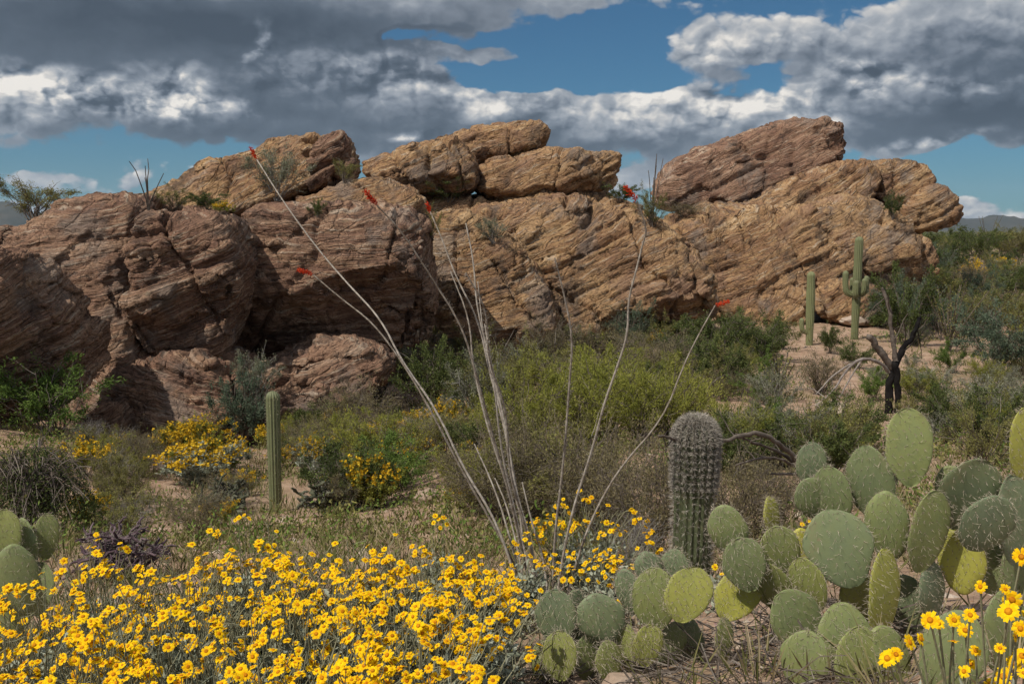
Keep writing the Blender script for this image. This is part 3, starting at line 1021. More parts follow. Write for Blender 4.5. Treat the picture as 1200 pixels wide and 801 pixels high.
# ------------------------------------------------------------------ shrubs
def shrub_meshes(seed, h=1.2, w=1.5, stems=14, subs=7, leafn=3500, ll=0.045, lw=0.018, upright=0.5, leaf='dark', wood='twig', bare=0.25, stem_r=0.011, bloom=0, curl=0.15):
    rng = np.random.default_rng(seed)
    ms, ml = MB(), MB()
    pts_all, dir_all = [], []
    for s in range(stems):
        az_ = rng.uniform(0, 2 * np.pi)
        spread = rng.uniform(0.15, 1.0) ** 0.8
        L = h * rng.uniform(0.72, 1.12) * (1.0 - 0.15 * spread)
        top = np.array([math.cos(az_) * spread * w * 0.5, math.sin(az_) * spread * w * 0.5, L * (1 - 0.45 * spread * (1 - upright))])
        base = np.array([rng.normal() * 0.05, rng.normal() * 0.05, -0.06])
        tt = np.linspace(0, 1, 7)[:, None]
        bowed = base * (1 - tt) + top * tt
        bowed[:, 2] += (np.sin(tt[:, 0] * np.pi) * L * 0.12 * (1 - upright))
        bowed[1:] += rng.normal(size=(6, 3)) * 0.035 * h * curl / 0.15 * tt[1:] ** 0.7
        rad = stem_r * h * (1 - 0.75 * tt[:, 0])
        ms.tube(bowed, rad, 4, rng.uniform(0.2, 0.8))
        for b in range(subs):
            u = rng.uniform(bare, 1.0)
            i = min(5, int(u * 6))
            p0 = bowed[i] + (bowed[i + 1] - bowed[i]) * (u * 6 - i)
            out = unit(np.array([p0[0], p0[1], 0.0]) + 1e-3)
            d = unit(unit(bowed[i + 1] - bowed[i]) * (0.4 + upright * 0.6) + out * 0.45 + rng.normal(size=3) * 0.55)
            bl = h * rng.uniform(0.16, 0.36)
            t2 = np.linspace(0, 1, 5)[:, None]
            bp = p0 + d * bl * t2 + np.array([0, 0, 1.0]) * (t2 ** 2) * bl * 0.15 * upright + rng.normal(size=(5, 3)) * 0.016 * h * t2 * curl / 0.15
            ms.tube(bp, stem_r * h * 0.42 * (1 - 0.6 * t2[:, 0]), 3, rng.uniform(0.2, 0.9))
            k = rng.uniform(0.15, 1.0, 9)
            q = np.stack([np.interp(k, t2[:, 0], bp[:, c]) for c in range(3)], -1)
            pts_all.append(q)
            dir_all.append(np.repeat(d[None], 9, 0))
    pts, dr = np.vstack(pts_all), np.vstack(dir_all)
    if leafn:
        # leaves gather in clumps: some twigs carry many, some few
        wgt = np.repeat(rng.gamma(0.8, 1.0, len(pts) // 9), 9)
        idx = rng.choice(len(pts), leafn, p=wgt / wgt.sum())
        c = pts[idx] + rng.normal(size=(leafn, 3)) * 0.028 * h
        d = unit(dr[idx] * 0.8 + rng.normal(size=(leafn, 3)) * 0.8 + np.array([0, 0, 0.25]))
        n = unit(rng.normal(size=(leafn, 3)) + np.array([0, 0, 0.6]))
        ml.leaves(c, d, n, ll * rng.uniform(0.6, 1.25, leafn), lw * rng.uniform(0.7, 1.2, leafn), rng.uniform(0.1, 0.9, leafn), 0, 0.12)
    mb = None
    if bloom:
        top = pts[pts[:, 2] > np.percentile(pts[:, 2], 55)]
        idx = rng.choice(len(top), bloom)
        c = top[idx] + np.array([0, 0, 0.05]) + rng.normal(size=(bloom, 3)) * 0.03
        mb = MB()
        for k in range(3):
            mb.leaves(c, unit(rng.normal(size=(bloom, 3)) + np.array([0, -0.3, 0.6])), unit(rng.normal(size=(bloom, 3))), 0.045, 0.038, rng.uniform(0.1, 0.9, bloom))
    a = ms.mesh("stems", M[wood])
    b = ml.mesh("foliage", M[leaf]) if leafn else None
    c = mb.mesh("blossoms", M['yellowbloom']) if bloom else None
    return a, b, c


KINDS = {
    'dark': dict(h=1.2, w=1.5, stems=16, subs=8, leafn=8400, ll=0.056, lw=0.02, leaf='dark', upright=0.45),
    'bluegreen': dict(h=1.2, w=1.5, stems=16, subs=8, leafn=8400, ll=0.050, lw=0.016, leaf='bluegreen', upright=0.5),
    'olive': dict(h=1.2, w=1.4, stems=18, subs=7, leafn=6000, ll=0.047, lw=0.016, leaf='olive', upright=0.7),
    'lime': dict(h=1.2, w=1.7, stems=20, subs=9, leafn=7200, ll=0.067, lw=0.012, leaf='lime', upright=0.7),
    'bright': dict(h=1.2, w=1.5, stems=16, subs=8, leafn=8400, ll=0.056, lw=0.018, leaf='bright', upright=0.55),
    'grey': dict(h=1.0, w=1.4, stems=20, subs=7, leafn=5200, ll=0.043, lw=0.015, leaf='grey', upright=0.5, wood='greytwig'),
    'brown': dict(h=1.2, w=1.6, stems=38, subs=12, leafn=8000, ll=0.036, lw=0.013, leaf='brown', upright=0.6, stem_r=0.006, curl=0.25),
    'bare': dict(h=1.0, w=1.3, stems=34, subs=11, leafn=300, ll=0.034, lw=0.012, leaf='brown', upright=0.5, wood='greytwig', stem_r=0.006, curl=0.3),
    'bloom': dict(h=0.7, w=1.2, stems=18, subs=7, leafn=5200, ll=0.056, lw=0.022, leaf='silver', upright=0.4, bloom=380),
    'limebloom': dict(h=0.7, w=1.2, stems=18, subs=7, leafn=5200, ll=0.056, lw=0.016, leaf='lime', upright=0.6, bloom=420),
}
CATS = {}
_protos = {}


def shrub_proto(kind, variant):
    key = (kind, variant)
    if key not in _protos:
        _protos[key] = shrub_meshes(hash(kind) % 1000 * 0 + sum(map(ord, kind)) * 13 + variant * 101, **KINDS[kind])
    return _protos[key]


def shrub(kind, loc, h, label, group, w=None, variant=None, name='shrub'):
    v = random.randrange(3) if variant is None else variant
    a, b, c = shrub_proto(kind, v)
    sc = h / KINDS[kind]['h']
    sw = sc if w is None else w / KINDS[kind]['w']
    r = empty(name, loc, random.uniform(0, 6.28), (sw, sw, sc))
    tag(r, label, 'shrub', group)
    link('stems', a, r)
    if b:
        link('foliage', b, r)
    if c:
        tag(link('blossoms', c, r), kind='stuff')
    return r


def shrub_px(kind, px, py, hpx, label, group, wpx=None, variant=None, Y=None):
    p = spot(px, py) if Y is None else P(px, py, Y)
    if Y is not None:
        p.z = gz(p.x, p.y)
    m = p.y / F
    return shrub(kind, p, hpx * m * 1.02, label, group, None if wpx is None else wpx * m, variant)


G_FLAT = 'shrubs on the flat below the rocks'
G_RIGHT = 'shrubs on the slope at the right'
G_ROCK = 'shrubs rooted in the cracks of the outcrop'
G_LEFT = 'shrubs at the foot of the left wall'
G_BROWN = 'brown thicket around the thick saguaro'
SHRUBS = [
    # kind, base x, base y, height px, width px, label, group
    ('bright', 66, 512, 92, 140, "bright green bushy shrub in front of the dark boulder", G_LEFT),
    ('bluegreen', 285, 524, 92, 90, "dark grey-green shrub against the reddish base rock, left of the thin saguaro", G_LEFT),
    ('bloom', 238, 566, 46, 110, "yellow flowering shrub on the flat left of the thin saguaro", G_LEFT),
    ('olive', 122, 578, 50, 70, "olive yellow shrub beside the silvery dome of dead twigs", G_LEFT),
    ('brown', 166, 556, 52, 80, "brown twiggy shrub at the foot of the small rounded boulder", G_LEFT),
    ('olive', 152, 612, 44, 80, "olive shrub just behind the purple cholla", G_LEFT),
    ('limebloom', 100, 558, 40, 60, "yellow-green flowering shrub touching the left wall foot", G_LEFT),
    ('dark', 372, 516, 50, 70, "dark low shrub in front of the crumbling base rock", G_FLAT),
    ('brown', 420, 520, 76, 100, "brown-grey shrub before the base rock, left of the ocotillo", G_FLAT),
    ('grey', 300, 468, 60, 60, "pale dry shrub leaning on the base rock above the thin saguaro", G_FLAT),
    ('bright', 468, 572, 66, 120, "low rounded bright green shrub left of the ocotillo stems", G_FLAT),
    ('bloom', 366, 556, 44, 60, "yellow flowering shrub right of the thin saguaro", G_FLAT),
    ('dark', 506, 486, 84, 90, "dark green shrub under the shadowed corner of the overhang", G_FLAT),
    ('limebloom', 452, 530, 32, 90, "low yellow blooming shrub between brown shrub and green mound", G_FLAT),
    ('limebloom', 528, 508, 34, 60, "small yellow blooming shrub behind the leftmost ocotillo stems", G_FLAT),
    ('brown', 445, 470, 74, 70, "brown shrub standing against the overhang shadow", G_FLAT),
    ('grey', 560, 500, 84, 90, "grey-green shrub seen through the central ocotillo stems", G_FLAT),
    ('lime', 612, 540, 110, 120, "tall yellow-green shrub just right of the central ocotillo stems", G_FLAT),
    ('lime', 690, 530, 92, 120, "yellow-green shrub between the two lone right ocotillo stems", G_FLAT),
    ('lime', 752, 525, 84, 110, "yellow-green shrub behind the head of the thick saguaro", G_FLAT),
    ('lime', 655, 478, 60, 110, "yellow-green shrub in the row behind, below the golden face", G_FLAT),
    ('olive', 580, 470, 70, 80, "olive shrub before the fractured rock face", G_FLAT),
    ('olive', 812, 488, 60, 90, "olive shrub behind the thick saguaro and the right curved stem", G_FLAT),
    ('brown', 690, 436, 60, 90, "brown-grey shrub below the right end of the fractured face", G_FLAT),
    ('brown', 770, 448, 64, 110, "grey-brown shrub left of the red tip of the lowest stem", G_FLAT),
    ('brown', 640, 440, 64, 80, "drab brown shrub under the fractured rock face", G_FLAT),
    ('bluegreen', 736, 414, 58, 60, "blue-green shrub in front of the shadow under the golden face", G_FLAT),
    ('dark', 842, 428, 66, 90, "dark green shrub at the red tip of the lowest ocotillo stem", G_FLAT),
    ('dark', 888, 424, 58, 80, "dark green shrub left of the armless tall saguaro", G_FLAT),
    ('dark', 806, 420, 50, 70, "dark shrub beneath the small rock tucked under the golden face", G_FLAT),
    ('bloom', 769, 412, 24, 34, "small bright yellow flowering shrub near the tucked rock", G_FLAT),
    ('bloom', 722, 428, 18, 30, "tiny yellow flowering shrub left of the second right stem", G_FLAT),
    ('olive', 916, 410, 40, 50, "olive shrub touching the armless tall saguaro", G_FLAT),
    ('dark', 973, 414, 36, 34, "dark shrub between the two tall saguaros", G_FLAT),
    ('dark', 1002, 430, 30, 50, "dark low shrub at the foot of the armed saguaro", G_FLAT),
    ('grey', 905, 488, 56, 80, "pale grey-green shrub on the bare patch left of the dead tree", G_FLAT),
    ('brown', 960, 462, 50, 70, "brown shrub behind the drooping dead limb", G_FLAT),
    ('olive', 900, 548, 46, 90, "olive yellow low shrub behind the dead branch", G_FLAT),
    ('olive', 985, 532, 46, 90, "olive low shrub behind the prickly pear and below the dead tree", G_FLAT),
    # brown thicket
    ('brown', 700, 640, 150, 170, "brown thicket left of the thick saguaro, behind yellow flowers", G_BROWN),
    ('brown', 764, 655, 150, 150, "brown thicket touching the left side of the thick saguaro", G_BROWN),
    ('brown', 862, 640, 120, 140, "brown thicket right of the thick saguaro under the dead branch", G_BROWN),
    ('brown', 905, 625, 96, 110, "brown-olive thicket between dead branch and prickly pear", G_BROWN),
    ('brown', 625, 610, 110, 110, "brown thicket behind the ocotillo base", G_BROWN),
    ('bare', 740, 668, 70, 110, "tangle of bare grey twigs before the brown thicket", G_BROWN),
    # right slope
    ('dark', 1062, 404, 88, 80, "dark green shrub right behind the dead tree top", G_RIGHT),
    ('olive', 1050, 345, 56, 60, "olive shrub against the knobbly pitted rock", G_RIGHT),
    ('dark', 1102, 330, 52, 70, "dark shrub right of the knobbly pitted rock", G_RIGHT),
    ('bluegreen', 1168, 442, 84, 110, "large dark blue-green shrub near the right edge, above the prickly pear", G_RIGHT),
    ('bluegreen', 1098, 398, 56, 70, "blue-green shrub behind the distant ocotillo clump", G_RIGHT),
    ('grey', 1096, 468, 40, 80, "grey shrub right of the dead tree", G_RIGHT),
    ('dark', 1122, 502, 46, 90, "dark green low shrub above the biggest pads", G_RIGHT),
    ('olive', 1066, 462, 30, 60, "small olive shrub next to the charred trunk", G_RIGHT),
    ('grey', 1160, 488, 50, 90, "grey-brown shrub on the bare slope near the right edge", G_RIGHT),
    ('bloom', 1176, 326, 22, 44, "orange-yellow flowering shrub far up the right slope", G_RIGHT),
    ('limebloom', 1138, 334, 26, 40, "pale yellow shrub beside white stones on the right slope", G_RIGHT),
    ('dark', 1140, 300, 34, 70, "dark shrub on the skyline right of the rock end", G_RIGHT),
    ('dark', 1104, 292, 24, 44, "small dark shrub on the skyline touching the rock end", G_RIGHT),
    ('olive', 1190, 300, 34, 60, "olive shrub on the skyline at the right edge", G_RIGHT),
    ('dark', 1186, 352, 40, 60, "dark shrub at the right edge below the orange bloom", G_RIGHT),
    ('olive', 1120, 366, 40, 70, "olive shrub up the slope behind the distant ocotillo clump", G_RIGHT),
    ('brown', 1150, 392, 44, 70, "brown shrub behind the large blue-green one", G_RIGHT),
    ('olive', 1196, 400, 50, 60, "olive shrub cut by the right edge", G_RIGHT),
    # on the rocks
    ('grey', 326, 232, 60, 76, "grey-green shrub growing on the long sloping slab", G_ROCK),
    ('dark', 246, 246, 22, 44, "low dark shrub on the rim above the square block", G_ROCK),
    ('olive', 204, 246, 24, 50, "olive tuft shrub on the rim left of the low dark one", G_ROCK),
    ('limebloom', 262, 250, 12, 26, "tiny yellow-green shrub on the flat top of the square block", G_ROCK),
    ('olive', 404, 214, 26, 34, "yellowish shrub in the notch right of the dark knob", G_ROCK),
    ('dark', 372, 254, 20, 24, "small dark shrub on the wedge slab end", G_ROCK),
    ('dark', 526, 236, 26, 60, "dark shrub in the gap below the nose-shaped slab", G_ROCK),
    ('grey', 578, 284, 30, 40, "grey shrub in the crack left of the golden face", G_ROCK),
    ('olive', 506, 280, 34, 26, "narrow olive shrub in the crack right of the overhanging rock", G_ROCK),
    ('dark', 726, 238, 24, 40, "dark shrub in the saddle right of the central stack", G_ROCK),
    ('olive', 764, 264, 40, 40, "yellow-green shrub at the foot of the highest slab", G_ROCK),
    ('brown', 800, 254, 16, 60, "low brown shrub along the foot of the highest slab", G_ROCK),
    ('dark', 1046, 256, 32, 22, "narrow dark shrub in the cleft of the right rock end", G_ROCK),
]
for (kind, px, py, hp, wp, lab, grp) in SHRUBS:
    shrub_px(kind, px, py, hp, lab, grp, wp)

# shrubs seen against the sky behind the left wall
p = P(42, 262, 34)
shrub('olive', (p.x, p.y, p.z), 1.5, "airy green shrub rising behind the top of the left wall", G_ROCK, 2.6, 1)

# the rest of the scrub: nothing tells these apart within one patch
PATCHES = [
    # x0, x1, y0, y1, count, kinds, height px range at y 500, label, group
    (430, 640, 400, 470, 20, ('brown', 'olive', 'grey', 'dark'), (0.9, 1.5), "drab shrub in the crowded scrub under the fractured rock face", 'scrub under the fractured face'),
    (640, 900, 392, 470, 30, ('brown', 'dark', 'olive', 'dark'), (0.8, 1.4), "drab shrub in the crowded scrub under the golden rock face", 'scrub under the golden face'),
    (560, 800, 455, 530, 24, ('lime', 'olive', 'lime'), (0.8, 1.4), "yellow-green shrub in the crowded scrub right of the ocotillo middle", 'yellow-green scrub'),
    (330, 600, 480, 605, 48, ('brown', 'lime', 'limebloom', 'dark', 'bare', 'bright', 'olive', 'limebloom'), (0.5, 1.05), "small shrub in the scrub between thin saguaro and ocotillo", 'scrub left of the ocotillo'),
    (100, 310, 530, 640, 22, ('brown', 'bare', 'limebloom', 'lime', 'olive', 'olive'), (0.4, 0.75), "small dry shrub on the sandy flat left of the thin saguaro", 'scrub on the sandy flat'),
    (840, 1040, 410, 560, 34, ('grey', 'olive', 'lime', 'dark', 'bright'), (0.4, 0.95), "low shrub on the pale ground around the dead tree", 'scrub around the dead tree'),
    (1050, 1210, 400, 560, 30, ('grey', 'olive', 'lime', 'dark', 'bright'), (0.5, 0.95), "low shrub on the bare slope right of the dead tree", 'scrub right of the dead tree'),
    (1040, 1215, 300, 400, 50, ('dark', 'olive', 'brown', 'dark', 'bluegreen'), (1.2, 2.2), "shrub in the dense scrub climbing the far right slope", 'scrub on the far right slope'),
    (1096, 1215, 278, 306, 22, ('dark', 'olive', 'dark'), (1.6, 2.8), "dark shrub of the scrub along the right skyline", 'scrub along the skyline'),
    (190, 530, 500, 566, 20, ('limebloom', 'bloom', 'limebloom', 'lime'), (0.7, 1.15), "low yellow-blooming shrub on the sandy flat between the base rocks and the ocotillo", 'yellow-blooming shrubs on the flat'),
    (520, 700, 530, 620, 14, ('brown', 'lime', 'olive'), (0.6, 1.1), "small brown shrub behind the ocotillo base", 'scrub behind the ocotillo'),
]
ROCKS = {b.name for b in BOULDERS}
for (x0, x1, y0, y1, cnt, kinds, hr, lab, grp) in PATCHES:
    k = 0
    tries = 0
    while k < cnt and tries < cnt * 12:
        tries += 1
        px, py = random.uniform(x0, x1), random.uniform(y0, y1)
        if any(abs(px - a) < w_ and b0 < py < b1 for a, w_, b0, b1 in ((322, 46, 585, 690), (200, 40, 540, 620), (1046, 26, 470, 560), (500, 40, 566, 625), (948, 24, 405, 470), (1000, 24, 395, 470), (980, 60, 470, 520), (850, 40, 490, 520))):
            continue
        d = pix_dir(px, py).normalized()
        ok, loc, nrm, idx, ob, mt = scene.ray_cast(_dg, EYE, d, distance=300)
        if not ok or ob.name in ROCKS:
            continue
        if grp == 'scrub along the skyline' and loc.y < 60:
            continue
        kd = random.choice(kinds)
        shrub(kd, loc, random.uniform(*hr) * (0.6 if 'bloom' in kd else 1.0), lab, grp)
        k += 1

# ------------------------------------------------------------------ silvery dome of dead twigs, chollas
def twig_dome(loc, rx, h, label, seed):
    rng = np.random.default_rng(seed)
    mb, mc = MB(), MB()
    for i in range(150):
        a = rng.uniform(0, 6.283)
        r1 = rng.uniform(0.3, 1.0)
        end = np.array([math.cos(a) * rx * r1, math.sin(a) * rx * r1, h * rng.uniform(0.05, 0.6)])
        ctrl = np.array([math.cos(a) * rx * r1 * 0.55, math.sin(a) * rx * r1 * 0.55, h * rng.uniform(0.8, 1.45)])
        st = np.array([rng.normal() * 0.1, rng.normal() * 0.1, -0.05])
        t = np.linspace(0, 1, 9)[:, None]
        q = st * (1 - t) ** 2 + 2 * ctrl * t * (1 - t) + end * t ** 2 + rng.normal(size=(9, 3)) * 0.025 * t
        mb.tube(q, 0.011 * (1 - 0.7 * t[:, 0]), 4, rng.uniform(0.1, 0.9))
        for s in range(3):
            k = rng.integers(3, 8)
            d = unit(rng.normal(size=3) + (q[k] - q[k - 1]) * 6)
            tt = np.linspace(0, 1, 4)[:, None]
            mb.tube(q[k] + d * tt * rng.uniform(0.1, 0.28) - np.array([0, 0, 0.06]) * tt ** 2, 0.0045, 3, rng.uniform(0.2, 0.9))
    n = 9000
    a = rng.uniform(0, 6.283, n)
    u = rng.uniform(0, 1, n) ** 0.6
    c = np.stack([np.cos(a) * rx * u * 0.95, np.sin(a) * rx * u * 0.95, h * np.sqrt(np.clip(1 - u * u, 0.02, 1)) * rng.uniform(0.3, 1.0, n) * 0.85], -1)
    mc.leaves(c, unit(rng.normal(size=(n, 3))), unit(rng.normal(size=(n, 3))), 0.045, 0.014, rng.uniform(0, 1, n))
    r = empty('dead_shrub', loc)
    tag(r, label, 'shrub')
    link('stems', mb.mesh('stems', M['twig']), r)
    link('foliage', mc.mesh('foliage', M['dark']), r)


q = P(42, 606, 11.5)
twig_dome((q.x, q.y, gz(q.x, q.y)), 0.78, 1.25, "silvery dome of arching dead twigs at the left edge, above the prickly pear pads", 5)


def cholla(loc, h, w, label, seed, mat, n0=7, seg_r=0.02, group=None):
    rng = np.random.default_rng(seed)
    mb, msp = MB(), MB()
    sc, sd = [], []

    def grow(p, d, lvl):
        L = h * rng.uniform(0.2, 0.34) * (0.88 ** lvl)
        t = np.linspace(0, 1, 5)[:, None]
        q = p + d * L * t + rng.normal(size=(5, 3)) * 0.012 * t
        rad = seg_r * (0.9 ** lvl) * np.array([0.8, 1.0, 1.05, 1.0, 0.75])
        mb.tube(q, rad, 6, rng.uniform(0.1, 0.9))
        k = 22
        u = rng.uniform(0, 1, k)
        c = np.stack([np.interp(u, t[:, 0], q[:, j]) for j in range(3)], -1)
        o = unit(np.cross(rng.normal(size=(k, 3)), d))
        sc.append(c + o * seg_r * 0.7)
        sd.append(unit(o + rng.normal(size=(k, 3)) * 0.3))
        if lvl < 4:
            for b in range(rng.integers(1, 4)):
                nd = unit(d * 0.6 + rng.normal(size=3) * np.array([0.75 * w / h, 0.75 * w / h, 0.45]) + np.array([0, 0, 0.15]))
                grow(q[rng.integers(2, 5)], nd, lvl + 1)
    for i in range(n0):
        a = rng.uniform(0, 6.283)
        grow(np.array([math.cos(a) * 0.05, math.sin(a) * 0.05, -0.03]), unit(np.array([math.cos(a) * w / h * 0.7, math.sin(a) * w / h * 0.7, 1.0])), 0)
    c, d = np.vstack(sc), np.vstack(sd)
    msp.leaves(c, d, unit(rng.normal(size=c.shape)), 0.03, 0.0025, rng.uniform(0, 1, len(c)))
    r = empty('cholla', loc)
    tag(r, label, 'cactus', group)
    link('stems', mb.mesh('stems', M[mat], True), r)
    link('spines', msp.mesh('spines', M['greyspine']), r)


q = spot(140, 660)
q = P(138, 650, 8.6)
cholla((q.x, q.y, gz(q.x, q.y)), 0.75, 0.95, "purple-grey staghorn cholla behind the left part of the yellow flowers", 3, 'purpletwig', 12, 0.016)
q = spot(262, 602)
cholla(q, 0.75, 0.8, "dark cholla on the sandy flat just left of the thin saguaro", 4, 'cholla', 8, 0.03)
q = spot(388, 602)
cholla(q, 0.8, 0.9, "dark cholla right of the thin saguaro", 8, 'cholla', 8, 0.03)

# ------------------------------------------------------------------ saguaros
def saguaro_column(mb, msp, path, rad, ribs, rng, spines, sp_len=0.03, dome=True, sp_top=0.0, var=0.5):
    path = np.asarray(path, dtype=float)
    seg = np.concatenate([[0], np.cumsum(np.linalg.norm(np.diff(path, axis=0), axis=1))])
    n = max(24, int(seg[-1] / (rad[1] * 0.45)))
    rd0 = rad[-1] * 1.15
    s = np.concatenate([np.linspace(0, seg[-1] - rd0, n), seg[-1] - rd0 + rd0 * np.sin(np.linspace(0, np.pi / 2, 13)[1:])])
    n = len(s)
    c = np.stack([np.interp(s, seg, path[:, k]) for k in range(3)], -1)
    t = unit(np.gradient(c, s, axis=0))
    r = np.interp(s, seg, rad)
    left = seg[-1] - s
    rd = rad[-1] * 1.15
    r = np.where(left < rd, r * np.sqrt(np.clip(1 - (1 - left / rd) ** 2, 0.0, 1)) + 0.002, r)
    ref = np.array([0.0, 1.0, 0.0])
    a = unit(np.cross(t, ref))
    b = np.cross(t, a)
    m = ribs * 6
    th = np.linspace(0, 2 * np.pi, m, endpoint=False)
    rib = 1.0 - 0.17 * (1 - np.abs(np.cos(th * ribs / 2))) ** 0.8
    wob = 1 + 0.03 * np.sin(s * 3.1 + rng.uniform(0, 6)) + 0.02 * np.sin(s * 7.7)
    ring = c[:, None] + (r * wob)[:, None, None] * rib[None, :, None] * (a[:, None] * np.cos(th)[None, :, None] + b[:, None] * np.sin(th)[None, :, None])
    v = ring.reshape(-1, 3)
    i, j = np.meshgrid(np.arange(n - 1), np.arange(m), indexing='ij')
    j2 = (j + 1) % m
    f = np.stack([i * m + j, i * m + j2, (i + 1) * m + j2, (i + 1) * m + j], -1).reshape(-1, 4)
    mb.add(v, f, var)
    # spines on the ribs
    k = spines
    u = rng.uniform(0.0, 1.0, k)
    if sp_top:
        u = np.where(rng.uniform(size=k) < sp_top, 1 - 0.40 * rng.uniform(0, 1, k) ** 1.5, u)
    ii = np.clip(np.searchsorted(s, u * s[-1] * 1.0 - 0.02 * rng.uniform(size=k) * (u > 0.97)), 0, n - 1)
    rb = rng.integers(0, ribs, k) * 6
    base = ring[ii, rb]
    outw = unit(base - c[ii] + t[ii] * r[ii][:, None] * 0.25)
    d = unit(outw + rng.normal(size=(k, 3)) * 0.55 - np.array([0, 0, 0.75]) * (sp_top > 0) * np.clip(u - 0.5, 0, 0.5)[:, None])
    msp.leaves(base, d, unit(rng.normal(size=(k, 3))), sp_len * rng.uniform(0.6, 1.3, k), sp_len * 0.07, rng.uniform(0, 1, k))


def saguaro(base, h, rad, label, ribs=14, spines=1500, sp_len=0.03, arms=(), sp_top=0.0, seed=1, spine_mat='spine', var=0.5, taper=(0.8, 0.95, 1.0, 0.95)):
    rng = np.random.default_rng(seed)
    mb, msp = MB(), MB()
    bx = rng.normal() * 0.01 * h
    path = [(0, 0, -0.1), (bx * 0.3, 0, h * 0.3), (bx * 0.6, 0, h * 0.65), (bx, 0, h)]
    saguaro_column(mb, msp, path, [rad * q for q in taper], ribs, rng, spines, sp_len, sp_top=sp_top, var=var)
    r = empty('saguaro', base)
    tag(r, label, 'cactus', 'saguaro cacti')
    body = link('trunk', mb.mesh('trunk', M['saguaro'], True), r)
    link('spines', msp.mesh('spines', M[spine_mat]), r)
    for (ang, z0, reach, top, ar) in arms:
        ma, mas = MB(), MB()
        dx, dy = math.cos(ang), math.sin(ang)
        pa = [(dx * rad * 0.5, dy * rad * 0.5, z0), (dx * reach * 0.7, dy * reach * 0.7, z0 + 0.02), (dx * reach, dy * reach, z0 + reach * 0.45), (dx * reach * 1.02, dy * reach * 1.02, top)]
        pa = chaikin_open(np.array(pa), 2)
        saguaro_column(ma, mas, pa, [ar * 0.8] + [ar] * (len(pa) - 1), 10, rng, 260, sp_len, var=var)
        arm = link('arm', ma.mesh('arm', M['saguaro'], True), r)
        link('spines', mas.mesh('spines', M[spine_mat]), arm)
    return r


def chaikin_open(p, n):
    for _ in range(n):
        q = [p[0]]
        for a, b in zip(p[:-1], p[1:]):
            q += [0.75 * a + 0.25 * b, 0.25 * a + 0.75 * b]
        q.append(p[-1])
        p = np.array(q)
    return p


def standing(px, py, Y):
    p = P(px, py, Y)
    return Vector((p.x, p.y, gz(p.x, p.y)))


b = standing(323, 602, 14.7)
top = P(321, 458, 14.7)
saguaro(b, top.z - b.z, 0.105, "thin armless young saguaro standing alone left of the ocotillo", 13, 2600, 0.03, seed=2, var=0.55)
b = standing(808, 700, 6.4)
top = P(806, 487, 6.4)
saguaro(b, top.z - b.z, 0.145, "thick short saguaro with grey spiny crown beside the prickly pear", 19, 30000, 0.038, sp_top=0.78, seed=3, spine_mat='greyspine', var=0.12, taper=(0.82, 0.86, 0.95, 1.0))
b = standing(948, 414, 36)
top = P(947, 318, 36)
saguaro(b, top.z - b.z, 0.155, "tall saguaro with one small bud arm, left of the armed one", 14, 900, 0.05, arms=[(math.pi, 0.5 * 0.9, 0.3, 0.62 + 0.35, 0.09)], seed=4, var=0.8)
b = standing(1001, 402, 38)
top = P(1002, 277, 38)
H_ = top.z - b.z
saguaro(b, H_, 0.165, "tallest saguaro with a ring of short upturned arms", 14, 900, 0.05,
        arms=[(math.pi, H_ * 0.44, 0.42, H_ * 0.67, 0.12), (0.1, H_ * 0.44, 0.38, H_ * 0.62, 0.12), (-1.9, H_ * 0.42, 0.30, H_ * 0.58, 0.11), (-0.9, H_ * 0.45, 0.34, H_ * 0.60, 0.11), (1.6, H_ * 0.43, 0.4, H_ * 0.6, 0.11)], seed=6, var=0.6)

